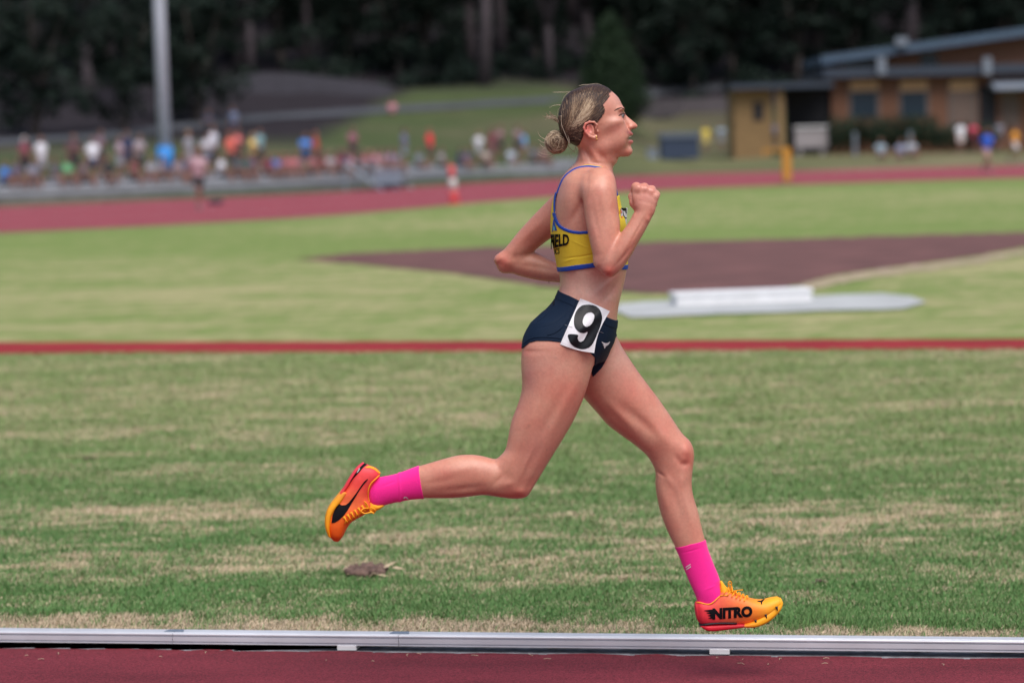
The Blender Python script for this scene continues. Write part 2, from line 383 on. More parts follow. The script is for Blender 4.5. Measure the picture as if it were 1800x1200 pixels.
# ------------------------------------------------------------------ far track and the bank behind it
OUT = [(-1100, 420), (-700, 400), (-260, 377), (0, 365), (300, 352), (600, 338), (900, 319), (1200, 306.5), (1500, 299), (1800, 291), (2100, 283)]
INN = [(-1100, 485), (-700, 453), (-260, 421), (0, 410), (300, 396), (600, 378), (900, 352), (1200, 333), (1500, 322), (1800, 313), (2100, 305)]
def crom_l(rows, sub):
    a = np.array(rows, float); n = len(a); out = []
    for i in range(n-1):
        p0, p1, p2, p3 = a[max(i-1, 0)], a[i], a[i+1], a[min(i+2, n-1)]
        for s in range(sub):
            t = s/sub; out.append(0.5*((2*p1)+(-p0+p2)*t+(2*p0-5*p1+4*p2-p3)*t*t+(-p0+3*p1-3*p2+p3)*t**3))
    out.append(a[-1]); return np.array(out)
OUTP = crom_l(OUT, 6); INNP = crom_l(INN, 6)
OUTW = np.array([list(G(x, y))[:2] for x, y in OUTP]); INNW = np.array([list(G(x, y))[:2] for x, y in INNP])
m_far = track_mat('far_track_rubber', (.255, .050, .066))
n = len(OUTW); vs = [(*p, .012) for p in INNW]+[(*p, .012) for p in OUTW]
tag(mesh_obj('far_running_track', vs, [(i, i+1, n+i+1, n+i) for i in range(n-1)], m_far, None, False), kind='structure')
m_line = mat('white_line', (.62, .60, .60), .7)
for f_ in (.0, .25, .5, .75, .985):
    vs = []; 
    for i in range(n):
        a = Vector((*INNW[i], .017)); b = Vector((*OUTW[i], .017)); u = (b-a).normalized(); c = a+(b-a)*f_; vs += [c, c+u*.10]
    tag(mesh_obj('lane_line', vs, [(2*i, 2*i+2, 2*i+3, 2*i+1) for i in range(n-1)], m_line, None, False), kind='structure')
def outdist(x, y):
    """Metres beyond the outer edge of the far track."""
    x = np.asarray(x, float); y = np.asarray(y, float); d = np.full(x.shape, 1e9); sg = np.zeros(x.shape)
    for i in range(n-1):
        ax, ay = OUTW[i]; ex, ey = OUTW[i+1]-OUTW[i]; t = np.clip(((x-ax)*ex+(y-ay)*ey)/(ex*ex+ey*ey), 0, 1)
        dx, dy = x-ax-ex*t, y-ay-ey*t; dd = np.hypot(dx, dy); c = ex*(y-ay)-ey*(x-ax); u = dd < d; d = np.where(u, dd, d); sg = np.where(u, c, sg)
    return np.where(sg > 0, d, -d)
def height(x, y):
    s = outdist(x, y); x = np.asarray(x, float)
    a = np.interp(s, [-5, 0, 4, 6, 22, 36, 44, 60, 100, 200, 400], [0, 0, .2, .9, 2.0, 3.5, 4.6, 6.4, 14, 44, 110])
    b = np.interp(s, [-5, 0, 6, 34, 44, 60, 100, 200, 400], [0, 0, .35, .7, 2.2, 4.6, 12, 42, 110])
    w = np.clip((x-3)/9, 0, 1); w = w*w*(3-2*w); return a*(1-w)+b*w+(fbm(x*.06+np.asarray(y)*.0, np.asarray(y)*.05, 5)-.5)*np.clip(s-8, 0, 60)*.05
def hz(x, y): return float(height(np.array([x]), np.array([y]))[0])
X, Y = np.meshgrid(np.linspace(-110, 130, 241), np.r_[np.linspace(74, 200, 190), np.linspace(203, 420, 50)]); Hh_ = height(X, Y); sd_ = outdist(X, Y)
n2, m2 = X.shape[1], X.shape[0]; V = np.stack([X.ravel(), Y.ravel(), Hh_.ravel()+.006], 1); i = np.arange((m2-1)*(n2-1)); r = i//(n2-1)*n2+i % (n2-1); F = np.stack([r, r+1, r+n2+1, r+n2], 1)
F = F[(sd_.ravel()[F] > -.5).all(1)]
sd1 = sd_.ravel(); t1 = fbm(V[:, 0]*.09, V[:, 1]*.12, 31)
BANK = np.array([.060, .080, .032]); BDRY = np.array([.115, .10, .062]); LITTER_SHADE = np.array([.022, .018, .022])
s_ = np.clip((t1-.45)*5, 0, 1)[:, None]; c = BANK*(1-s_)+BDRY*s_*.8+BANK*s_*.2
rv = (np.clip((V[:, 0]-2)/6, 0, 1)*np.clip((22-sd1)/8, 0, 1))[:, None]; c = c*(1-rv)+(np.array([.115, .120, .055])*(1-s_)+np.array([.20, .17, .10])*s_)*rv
f_ = np.clip((sd1-46+30*np.clip((-V[:, 0]-6)/5, 0, 1))/12, 0, 1)[:, None]; c = c*(1-f_)+LITTER_SHADE*f_  # litter under the woods; drawn lower at left to paint tree shade
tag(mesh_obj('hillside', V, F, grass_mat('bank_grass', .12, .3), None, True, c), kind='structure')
# foot path across the bank
def on_hill(px, py, s0=None):
    """First point of the hillside along the sight line of a photo pixel."""
    d = ray(px, py); t = 70/d.y
    for _ in range(2000):
        p = CAMP+d*t
        if p.z < hz(p.x, p.y): return p
        t += .25
        if p.y > 400: break
    return p
m_path = mat('path', (.055, .06, .072), .9, noise_s=.8, noise_a=.2)
pp = []
for x in range(-200, 1320, 60):
    y = float(np.interp(x, [-200, 165, 275, 430, 900, 1000, 1300], [262, 243, 229, 211, 181, 176, 150])); p = on_hill(x, y); pp.append(p)
vs = []
for i, p in enumerate(pp):
    a = pp[max(i-1, 0)]; b = pp[min(i+1, len(pp)-1)]; d = Vector((b.x-a.x, b.y-a.y, 0)).normalized(); nn = Vector((-d.y, d.x, 0))
    for w_ in (-1.1, 1.1): q_ = p+nn*w_; vs.append((q_.x, q_.y, hz(q_.x, q_.y)+.06))
tag(mesh_obj('foot_path', vs, [(2*i, 2*i+2, 2*i+3, 2*i+1) for i in range(len(pp)-1)], m_path, None, True), kind='structure')

# ================================================================== grass blades beside the kerb
def topix_np(x, y):
    f = (x*CAMF.x+y*CAMF.y-CAMH*CAMF.z); return CX+FPX*(x*CAMR.x+y*CAMR.y-CAMH*CAMR.z)/f, CY-FPX*(x*CAMU.x+y*CAMU.y-CAMH*CAMU.z)/f
def blades():
    rg = np.random.default_rng(4); Nn = 1050000
    y = 7.3+rg.random(Nn)**1.75*12.5; hw = y*.2165+.15; x = (rg.random(Nn)*2-1)*hw; ex = rg.random(Nn) < .16; x = np.where(ex, np.sign(x)*(hw+abs(x)/hw*1.3), x)
    d = kerbdist(x, y); edge = .075+.02*vnoise(x*9, x*0, 77); _u, v_ = topix_np(x, y); k = (d > edge) & ((v_ > 620.5-_u*.0038)); x, y, d = x[k], y[k], d[k]; Nn = len(x)
    dr = dryness(x, y); tall = (.007+.017*fbm(x*3, y*3, 41))*(1+.25*rg.standard_normal(Nn)).clip(.4, 1.8)
    fade = np.clip((20.5-y)/9, 0, 1); straw = rg.random(Nn) < (dr**1.15*.85+.12); tall = tall*(.45+.55*fade); tall = np.where(straw, tall*.75, tall*1.15)
    sc = (y/8.5)**1.1; w = (.0008+.0008*rg.random(Nn))*sc; tall = np.where(d < .56, tall*1.5, tall); a = rg.random(Nn)*2*np.pi; lean = np.where(straw, .9+1.3*rg.random(Nn), .35+.6*rg.random(Nn)); tall = tall*sc**.5
    dx, dy = np.cos(a), np.sin(a); px_, py_ = -np.sin(a+.6), np.cos(a+.6)
    b = np.stack([x, y, np.zeros(Nn)], 1); P_ = np.stack([px_, py_, np.zeros(Nn)], 1)*w[:, None]; D = np.stack([dx, dy, np.zeros(Nn)], 1)
    m = b+D*(tall*lean*.4)[:, None]+np.array([0, 0, 1])*(tall*.6)[:, None]; t = b+D*(tall*lean)[:, None]+np.array([0, 0, 1])*(tall*np.clip(1.25-lean*.5, .12, 1))[:, None]
    V = np.stack([b-P_, b+P_, m-P_*.8, m+P_*.8, t], 1).reshape(-1, 3); i = np.arange(Nn)*5
    F = np.concatenate([np.stack([i, i+1, i+3], 1), np.stack([i, i+3, i+2], 1), np.stack([i+2, i+3, i+4], 1)])
    far = np.clip((d-2)/5, 0, 1)[:, None]; v_ = (.65+.7*rg.random(Nn))[:, None]
    gc = (np.array([.085, .215, .062])*(1-far)+np.array([.205, .290, .110])*far)*v_; yl = rg.random(Nn)[:, None]; gc = gc*(1-.35*yl)+np.array([.26, .28, .11])*.35*yl
    scol = (np.array([.58, .46, .32])*(.55+.75*rg.random(Nn))[:, None]); scol = np.where((rg.random(Nn) < .12)[:, None], scol*.45, scol)
    c = np.where(straw[:, None], scol, gc); return V, F, np.repeat(c, 5, 0)
V, F, C_ = blades()
m_blade = mat('grass_blade', rough=.6, attr=True, spec=.25); m_blade.node_tree.nodes['Principled BSDF'].inputs['Transmission Weight'].default_value = 0
o = mesh_obj('grass', V, F, m_blade, None, False, C_); tag(o, 'short green grass and dry straw beside the kerb', 'grass', kind='stuff')
# ================================================================== kerb rail
m_alu = mat('aluminium', (.62, .63, .68), .36, metal=.25, noise_s=6, noise_a=.10, bump=.15, bump_s=40)
m_plast = mat('white_plastic', (.74, .73, .74), .5, noise_s=12, noise_a=.06)
kerb = empty('track_kerb', kp(0, .03, 0)); tag(kerb, 'low silver aluminium track kerb rail on white feet along the grass edge', 'kerb')
prof = [(0, .0185), (0, .0225), (.006, .0230), (.006, .0262), (0, .0270), (0, .0415), (.007, .0420), (.007, .0462), (0, .0468), (0, .0505), (.002, .0525), (.012, .0530), (.0135, .0515), (.0165, .0515), (.018, .0530), (.064, .0530), (.068, .0505), (.068, .0185)]
def rail(a0, a1):
    mb = MB(); v = [kp(a0, x, z) for x, z in prof]+[kp(a1, x, z) for x, z in prof]; n_ = len(prof)
    mb.add(v, [(i, (i+1) % n_, (i+1) % n_+n_, i+n_) for i in range(n_)]+[tuple(range(n_))[::-1], tuple(range(n_, 2*n_))]); return mb.build('rail', m_alu, kerb)
J0 = (G(305, 1140)-KA).dot(KD); J1 = (G(700, 1146)-KA).dot(KD)
for a0, a1 in ((-4.2, J0-.001), (J0+.001, J1-.001), (J1+.001, 5.2)): rail(a0, a1)
m_dull = mat('dull_alloy', (.25, .30, .38), .4, metal=.5)
for J_ in (J0, J1):
    mb = MB(); v = [kp(J_-.035, .022, .0534), kp(J_+.03, .022, .0534), kp(J_+.022, .058, .0534), kp(J_-.03, .058, .0534)]; mb.prism(v, (0, 0, .0012)); mb.build('joint_plate', m_dull, kerb)
for px_ in (610, 1265, -45, 1922):
    a = (G(px_, 1144+(px_-610)*.0107)-KA).dot(KD); mb = MB()
    q_ = [(-.031, -.0035), (.031, -.0035), (.031, .072), (-.031, .072)]; bot = [kp(a+x, y, .004) for x, y in q_]; mb.prism(bot, (0, 0, .0145)); mb.build('foot', m_plast, kerb)
# ------------------------------------------------------------------ litter on the grass
m_clod = mat('dry_clod', (.13, .08, .065), .95, noise_s=60, noise_a=.5, bump=1, bump_s=150); m_stem = mat('dry_stem', (.50, .38, .26), .85, noise_s=40, noise_a=.25)
def lump(r, seed, n_=14):
    mb = MB(); rr = random.Random(seed)
    for k in range(n_):
        a = rr.random()*6.28; d = rr.random()**.6*r
        mb.ball((math.cos(a)*d*1.5, math.sin(a)*d, r*.25+rr.random()*r*.4*(1-d/r*.6)), (r*rr.uniform(.22, .45), r*rr.uniform(.2, .4), r*rr.uniform(.15, .3)), 7, 5)
    return mb
tf = G(645, 1012); t = empty('turf_tuft', tf); tag(t, 'clump of torn brown turf with pale stalks lying on the grass', 'turf clump')
mb = lump(.030, 3, 90); mb.v = [(x*1.7+tf.x, y*2.0+tf.y, z*1.9+.002+.006*math.sin(x*160)*math.cos(y*140)) for x, y, z in mb.v]; mb.build('clod', m_clod, t, True)
mb = MB()
for k in range(46):
    a = RND.random()*6.28; l = RND.uniform(.02, .06); p = tf+Vector((RND.gauss(0, .035), RND.gauss(0, .03), .012+RND.random()*.02)); mb.tube([p, p+Vector((math.cos(a)*l*.5, math.sin(a)*l*.3, .008)), p+Vector((math.cos(a)*l, math.sin(a)*l*.6, -.006))], .0012, 4)
mb.build('dry_stem', m_stem, t)
mb = MB()
for k, (ox, oy, a, l, w_) in enumerate(((-.075, -.05, .1, .12, .008), (-.09, -.02, 1.0, .07, .010), (-.06, -.03, 2.2, .05, .011), (.03, -.06, -.3, .07, .006), (.06, -.02, .5, .06, .008), (-.03, -.01, 1.6, .06, .010), (.0, -.03, .9, .08, .009), (.09, .0, -.2, .06, .006))):
    p = tf+Vector((ox, oy, .018+.012*(k % 3))); d = Vector((math.cos(a)*l, math.sin(a)*l*.5, .02*math.sin(a*3)+.004)); s_ = Vector((-d.y, d.x, .004)).normalized()*w_
    mb.add([p, p+d*.35+s_+Vector((0, 0, .006)), p+d, p+d*.35-s_], [(0, 1, 2, 3)]); mb.add([p+Vector((0, 0, -.001)), p+d*.35+s_+Vector((0, 0, .005)), p+d+Vector((0, 0, -.001)), p+d*.35-s_-Vector((0, 0, .001))], [(3, 2, 1, 0)])
mb.build('dry_leaf', m_stem, t)
for i, (px_, py_, r_, lb) in enumerate(((780, 969, .016, 'small dark clod on the grass above the brown turf clump'), (883, 997, .013, 'small dark clod between the brown turf clump and the running shoe'), (1437, 1025, .026, 'brown clod on the grass above the toe of the running shoe'),
        (1520, 942, .020, 'dark clod beyond the running shoe, farther up the grass'), (1430, 955, .018, 'dark clod between the sock and the far clod'), (155, 808, .03, 'small pale clod far up the grass at the left side'), (1300, 948, .012, 'tiny pale clod right of the pink sock'))):
    p = G(px_, py_); mb = lump(r_, 50+i, 9); mb.v = [(x+p.x, y+p.y, z*.8) for x, y, z in mb.v]
    tag(mb.build('clod', m_clod, None, True), lb, 'clod', 'clods on the grass')
# ------------------------------------------------------------------ white board on the slab
b0 = G(1190, 537, .014); b1 = G(1427, 528, .014); d = (b1-b0).normalized(); nn = Vector((-d.y, d.x, 0)); t = empty('white_board', b0); tag(t, 'long low white painted board box standing on the concrete slab', 'board')
def lbox(mb, o_, d, nn, x0, x1, y0, y1, z0, z1, col=None):
    v = [o_+d*x+nn*y+Vector((0, 0, z)) for z in (z0, z1) for x, y in ((x0, y0), (x1, y0), (x1, y1), (x0, y1))]
    mb.add(v, [(0, 3, 2, 1), (4, 5, 6, 7), (0, 1, 5, 4), (1, 2, 6, 5), (2, 3, 7, 6), (3, 0, 4, 7)], col)
L_ = (b1-b0).length; m_white = mat('white_paint', (.78, .78, .80), .5, noise_s=8, noise_a=.07)
mb = MB(); lbox(mb, b0, d, nn, 0, L_, 0, .30, 0, .085); mb.build('body', m_white, t)
mb = MB(); lbox(mb, b0, d, nn, -.012, L_+.012, -.012, .312, .085, .118); mb.build('lid', m_white, t)
# ------------------------------------------------------------------ red and white marker, yellow post
def marker(px_, py_, h_, w_):
    p = G(px_, py_, .013); t = empty('marker_post', p); tag(t, 'red and white banded marker post on the inner edge of the far track', 'marker post')
    for k, (z0, z1, m_) in enumerate(((0.03, .36, m_r), (.36, .72, m_w2), (.72, 1.08, m_r))):
        mb = MB(); mb.tube([p+Vector((-.06*z0, 0, h_*z0)), p+Vector((-.06*z1, 0, h_*z1))], [w_*(.55-.12*z0), w_*(.55-.12*z1)], 14); mb.build('band', m_, t, True)
    mb = MB(); mb.tube([p, p+Vector((0, 0, .035))], [w_*.9, w_*.85], 16); mb.build('base', m_r, t)
m_r = mat('signal_red', (.62, .07, .07), .5); m_w2 = mat('band_white', (.55, .52, .52), .5); m_y = mat('signal_yellow', (.48, .24, .03), .6)
marker(799, 357, .98, .22)
p = G(1384, 320, .013); t = empty('finish_post', p); tag(t, 'orange yellow timing post with a short side arm beside the far track', 'post')
mb = MB(); mb.box((p.x-.17, p.y-.10, p.z+.04), (p.x+.15, p.y+.10, p.z+1.25)); mb.build('panel', m_y, t)
mb = MB(); mb.box((p.x-.85, p.y-.05, p.z+1.12), (p.x-.17, p.y+.05, p.z+1.20)); mb.box((p.x-.85, p.y-.05, p.z+.95), (p.x-.79, p.y+.05, p.z+1.12)); mb.build('arm', m_y, t)
mb = MB(); mb.box((p.x-.32, p.y-.25, p.z), (p.x+.28, p.y+.25, p.z+.04)); mb.build('base', mat('dark_base', (.05, .05, .05), .7), t)
# ------------------------------------------------------------------ concrete terrace following the far track
def outpt(px_, s, z=0.0):
    """Point s metres beyond the outer edge, seen at photo column px_."""
    i = int(np.clip(np.searchsorted(OUTP[:, 0], px_)-1, 0, len(OUTW)-2)); t_ = (px_-OUTP[i, 0])/(OUTP[i+1, 0]-OUTP[i, 0]); q_ = OUTW[i]+(OUTW[i+1]-OUTW[i])*t_
    e_ = OUTW[i+1]-OUTW[i]; e_ = e_/np.hypot(*e_); u = 0.0
    for _ in range(12):
        w_ = q_+e_*u+np.array([-e_[1], e_[0]])*s; x_, _y = topix_(w_[0], w_[1], z); u += (px_-x_)*w_[1]/FPX/max(e_[0], .3)
    return Vector((w_[0], w_[1], z)), Vector((e_[0], e_[1], 0))
def topix_(x, y, z):
    d = Vector((x, y, z))-CAMP; f = d.dot(CAMF); return CX+FPX*d.dot(CAMR)/f, CY-FPX*d.dot(CAMU)/f
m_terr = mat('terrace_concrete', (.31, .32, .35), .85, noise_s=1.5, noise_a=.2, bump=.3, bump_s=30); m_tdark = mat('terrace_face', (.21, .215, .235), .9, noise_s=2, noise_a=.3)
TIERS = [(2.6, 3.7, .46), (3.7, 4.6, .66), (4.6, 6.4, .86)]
terr = empty('concrete_terrace', outpt(500, 3.0)[0]); tag(terr, 'long grey concrete spectator terrace of low steps behind the far track', 'terrace')
cols = list(range(-200, 1021, 61))
for s0, s1, zt in TIERS:
    a_ = [outpt(c_, s0, 0)[0] for c_ in cols]; b_ = [outpt(c_, s0, 0)[0]+Vector((-outpt(c_, s0)[1].y, outpt(c_, s0)[1].x, 0))*(s1-s0) for c_ in cols]; mb = MB(); n_ = len(cols)
    f = []; vs = []
    for p_, q_ in zip(a_, b_): vs += [(p_.x, p_.y, 0), (p_.x, p_.y, zt-.14), (q_.x, q_.y, zt-.14)]
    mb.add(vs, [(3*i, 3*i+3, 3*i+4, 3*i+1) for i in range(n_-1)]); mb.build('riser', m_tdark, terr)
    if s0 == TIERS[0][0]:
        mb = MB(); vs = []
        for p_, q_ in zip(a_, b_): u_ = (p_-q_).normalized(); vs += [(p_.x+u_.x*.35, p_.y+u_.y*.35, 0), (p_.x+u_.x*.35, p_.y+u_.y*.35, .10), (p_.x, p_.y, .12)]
        mb.add(vs, [(3*i, 3*i+3, 3*i+4, 3*i+1) for i in range(n_-1)]+[(3*i+1, 3*i+4, 3*i+5, 3*i+2) for i in range(n_-1)]); mb.build('shade_strip', mat('painted_shade', (.03, .03, .035), .9), terr)  # dark strip paints the shadow beneath the front riser
    mb = MB(); vs = []
    for p_, q_ in zip(a_, b_):
        u_ = (p_-q_).normalized()*.05; vs += [(p_.x+u_.x, p_.y+u_.y, zt-.14), (p_.x+u_.x, p_.y+u_.y, zt), (q_.x, q_.y, zt)]
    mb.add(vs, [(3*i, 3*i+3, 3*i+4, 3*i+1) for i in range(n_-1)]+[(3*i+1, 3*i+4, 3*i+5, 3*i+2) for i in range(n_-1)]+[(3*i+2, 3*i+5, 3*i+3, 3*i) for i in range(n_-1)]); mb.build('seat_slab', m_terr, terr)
# grey steel steps at the track side
p, e_ = outpt(700, -1.2); nn = Vector((-e_.y, e_.x, 0)); t = empty('grandstand_steps', p); tag(t, 'grey steel portable steps standing at the edge of the far track', 'steps')
m_steel = mat('galvanised_steel', (.30, .36, .42), .5, metal=.4, noise_s=3, noise_a=.15)
for k in range(4):
    mb = MB(); lbox(mb, p, e_, nn, -1.5+k*.25, 1.4-k*.1, k*.45, k*.45+.40, .25+k*.27, .30+k*.27); mb.build('tread', m_steel, t)
for x_ in (-1.45, -.1, 1.3):
    mb = MB(); mb.tube([p+e_*x_+Vector((0, 0, .01)), p+e_*(x_*.8)+nn*1.7+Vector((0, 0, 1.1))], .05, 6); mb.tube([p+e_*(x_*.8)+nn*1.7+Vector((0, 0, .01)), p+e_*(x_*.8)+nn*1.7+Vector((0, 0, 1.15))], .05, 6); mb.build('frame', m_steel, t)
mb = MB(); lbox(mb, p, e_, nn, -1.35, 1.15, .35, .39, .03, .85); mb.build('side_panel', m_steel, t)
# ------------------------------------------------------------------ floodlight pole
p, _ = outpt(293, 7.0); p.z = hz(p.x, p.y); t = empty('floodlight_pole', p); tag(t, 'tall pale grey floodlight pole with a blue pad round its foot', 'pole')
m_pole = mat('pole_paint', (.42, .45, .52), .5, noise_s=2, noise_a=.05)
mb = MB(); mb.tube([p+Vector((0, 0, z)) for z in (-.1, 6, 12, 18)], [.26, .235, .20, .16], 20); mb.build('mast', m_pole, t, True)
mb = MB(); mb.tube([p+Vector((0, 0, .02)), p+Vector((0, 0, .95))], .30, 20); mb.build('pad', mat('blue_pad', (.02, .22, .62), .6), t, True)
mb = MB(); mb.box((p.x-1.2, p.y-.2, p.z+18), (p.x+1.2, p.y+.2, p.z+18.5)); mb.build('lamp_head', m_steel, t)

# ================================================================== spectators
def hvol(zmin=-.1, zmax=1.95): 
    v = Vol.__new__(Vol); v.vox = .016; v.bg = .10; v.i0 = np.floor(np.array([-.75, -.75, zmin])/v.vox).astype(int); v.n = np.ceil(np.array([.75, .75, zmax])/v.vox).astype(int)-v.i0; v.a = np.full(tuple(v.n), v.bg, np.float32); return v
def cone(v, A, B_, ra, rb, k=.02, flat=1.0):
    A, B_ = np.array(A, float), np.array(B_, float); w, _ = v.win(np.minimum(A, B_)-max(ra, rb)*1.5-.1, np.maximum(A, B_)+max(ra, rb)*1.5+.1); X, Y, Z = v.coords(w); D = B_-A
    t = np.clip(((X-A[0])*D[0]+(Y-A[1])*D[1]+(Z-A[2])*D[2])/max(D@D, 1e-9), 0, 1); r = ra+(rb-ra)*t
    d = np.sqrt(((X-A[0]-D[0]*t)/flat)**2+(Y-A[1]-D[1]*t)**2+(Z-A[2]-D[2]*t)**2)-r; v.put(w, d.astype(np.float32), k)
def figure(pose):
    """Joints in metres; the figure faces -y. Returns meshes of skin, shirt, shorts, hair, shoes."""
    J = pose; v = hvol(); sh = hvol(); st = hvol(); ha = hvol(); so = [hvol(), hvol()]
    hp, ch, nk, hd = J['hip'], J['chest'], J['neck'], J['head']
    def torso(u, g):
        cone(u, hp, ch, .105+g, .115+g, .03, 1.28); cone(u, ch, nk, .115+g, .055+g, .04, 1.35)
    torso(v, 0); cone(v, nk, hd, .052, .055, .02)
    h_ = np.array(hd); cone(v, h_+[0, .01, .02], h_+[0, -.005, .075], .085, .09, .02, .88); cone(v, h_+[0, -.03, -.03], h_+[0, -.035, -.04], .055, .05, .03, .9); cone(v, h_+[0, -.095, .01], h_+[0, -.105, 0], .013, .015, .02)
    for s in (0, 1):
        A = J['sh'][s]; E_ = J['el'][s]; H = J['ha'][s]; cone(v, A, E_, .050, .040, .03); cone(v, E_, H, .040, .028, .02)
        Hn = np.array(H); dn = (Hn-np.array(E_))/np.linalg.norm(Hn-np.array(E_)); cone(v, Hn, Hn+dn*.08, .030, .034, .02); 
        for k_ in range(4): cone(v, Hn+dn*.08+np.array([(k_-1.5)*.017, 0, 0]), Hn+dn*.15+np.array([(k_-1.5)*.018, -.01, -.01]), .011, .008, .006)
        cone(v, Hn+dn*.03, Hn+dn*.09+np.array([.03*(1-2*s), -.02, 0]), .012, .009, .01)
        K_, F_ = J['kn'][s], J['ft'][s]; cone(v, J['hj'][s], K_, .085, .055, .04); cone(v, K_, F_, .055, .036, .03)
        Fn = np.array(F_); cone(v, Fn, Fn+[0, -.12, -.05], .036, .03, .02); cone(so[s], Fn+[0, .03, -.045], Fn+[0, -.14, -.055], .045, .038, .02)
        cone(sh, A, np.array(A)*.45+np.array(E_)*.55, .066, .062, .03)
        cone(st, J['hj'][s], np.array(J['hj'][s])*.45+np.array(K_)*.55, .100, .092, .04)
    torso(sh, .020)
    # shirt hem and shorts waist
    X, Y, Z = sh.coords(tuple(slice(0, int(q)) for q in sh.n)); sh.a = np.maximum(sh.a, (hp[2]-.04)-Z-0*X-0*Y); cone(st, hp, np.array(hp)+[0, 0, .03], .125, .118, .03, 1.28)
    cone(ha, h_+[0, .02, .055], h_+[0, .015, .085], .096, .092, .02, .90)
    X, Y, Z = ha.coords(tuple(slice(0, int(q)) for q in ha.n)); ha.a = np.maximum(ha.a, -(Y-h_[1]+.055+(Z-h_[2]-.10)*.6)+0*X)
    if J.get('long'): cone(ha, h_+[0, .08, .03], h_+[0, .10, -.16], .06, .035, .03, 1.2)
    return [u.extract() for u in (v, sh, st, ha, so[0], so[1])]
def jn(**k): return k
POSES = {
 'stand': jn(hip=(0, 0, .95), chest=(0, 0, 1.28), neck=(0, .01, 1.46), head=(0, -.01, 1.60), sh=[(.19, 0, 1.41), (-.19, 0, 1.41)], el=[(.25, .04, 1.12), (-.25, .04, 1.12)], ha=[(.24, -.06, .88), (-.24, -.06, .88)],
             hj=[(.09, 0, .92), (-.09, 0, .92)], kn=[(.10, -.02, .50), (-.11, -.01, .50)], ft=[(.12, .02, .09), (-.13, .02, .09)]),
 'fold': jn(hip=(0, 0, .94), chest=(.01, -.01, 1.28), neck=(.01, 0, 1.45), head=(.03, -.02, 1.59), sh=[(.19, 0, 1.40), (-.18, 0, 1.41)], el=[(.29, -.03, 1.14), (-.27, -.05, 1.15)], ha=[(.06, -.20, 1.17), (-.05, -.19, 1.20)],
             hj=[(.09, 0, .92), (-.09, 0, .92)], kn=[(.13, -.07, .50), (-.10, 0, .50)], ft=[(.16, .02, .09), (-.11, .04, .09)], long=1),
 'walk': jn(hip=(0, 0, .93), chest=(0, -.03, 1.26), neck=(0, -.03, 1.44), head=(0, -.06, 1.58), sh=[(.18, -.06, 1.39), (-.18, 0, 1.39)], el=[(.22, -.14, 1.12), (-.24, .14, 1.12)], ha=[(.18, -.34, 1.08), (-.25, .08, .88)],
             hj=[(.09, 0, .90), (-.09, 0, .90)], kn=[(.09, .05, .50), (-.09, -.20, .52)], ft=[(.09, .32, .16), (-.10, -.22, .09)], long=1),
 'sit': jn(hip=(0, .05, .13), chest=(0, 0, .46), neck=(0, -.03, .64), head=(0, -.06, .78), sh=[(.19, -.03, .59), (-.19, -.03, .59)], el=[(.25, -.12, .34), (-.24, -.16, .34)], ha=[(.12, -.36, .26), (-.10, -.36, .24)],
             hj=[(.09, .02, .12), (-.09, .02, .12)], kn=[(.13, -.42, .14), (-.14, -.42, .16)], ft=[(.12, -.40, -.28), (-.15, -.44, -.28)]),
 'sitl': jn(hip=(0, .05, .13), chest=(.03, .02, .45), neck=(.04, 0, .63), head=(.05, -.03, .77), sh=[(.22, 0, .58), (-.15, .02, .60)], el=[(.34, .10, .36), (-.22, -.10, .36)], ha=[(.30, .18, .12), (.02, -.32, .28)],
             hj=[(.09, .02, .12), (-.09, .02, .12)], kn=[(.10, -.42, .18), (-.20, -.38, .22)], ft=[(.02, -.52, -.24), (-.14, -.56, -.22)], long=1)}
m_hs = mat('spectator_skin', (.22, .11, .085), .6); HM = {}
def cm(name, c, r=.8):
    k = (name, c)
    if k not in HM: HM[k] = mat(name, c, r)
    return HM[k]
PROTO = {}
for k_, J_ in POSES.items(): PROTO[k_] = figure(J_)
PMESH = {}
def spectator(pose, p, rz, shirt, shorts, hairc, label, group, sc=1.0):
    global PMESH; shirt = tuple(c*.95 for c in shirt)
    root = None
    for nm, i_, m_ in (('person', 0, m_hs), ('shirt', 1, cm('shirt', shirt)), ('shorts', 2, cm('shorts', shorts)), ('hair', 3, cm('hair_tone', hairc)), ('shoe', 4, cm('shoe', (.25, .25, .27))), ('shoe', 5, cm('shoe', (.25, .25, .27)))):
        key = (pose, i_)
        if key not in PMESH:
            v, q = PROTO[pose][i_]; o = mesh_obj(nm, v, q, m_hs, None); PMESH[key] = o.data; bpy.data.objects.remove(o)
        o = bpy.data.objects.new(nm, PMESH[key]); link(o, root)
        o.material_slots[0].link = 'OBJECT'; o.material_slots[0].material = m_
        if root is None: root = o
    root.location = p; root.rotation_euler = (0, 0, rz); root.scale = (sc, sc, sc); tag(root, label, 'person', group); return root
BLK = (.03, .03, .035); NVY = (.03, .04, .10); WHT = (.72, .72, .78); GRY = (.30, .30, .34); RD = (.75, .03, .05); CORAL = (.75, .16, .12); BLU = (.05, .22, .62); LBL = (.18, .42, .75); MRN = (.20, .04, .07); PNK = (.60, .26, .32); YEL = (.72, .52, .16)
HB = (.03, .02, .017); HBR = (.10, .05, .03); HBL = (.35, .24, .13); HRD = (.28, .09, .05)
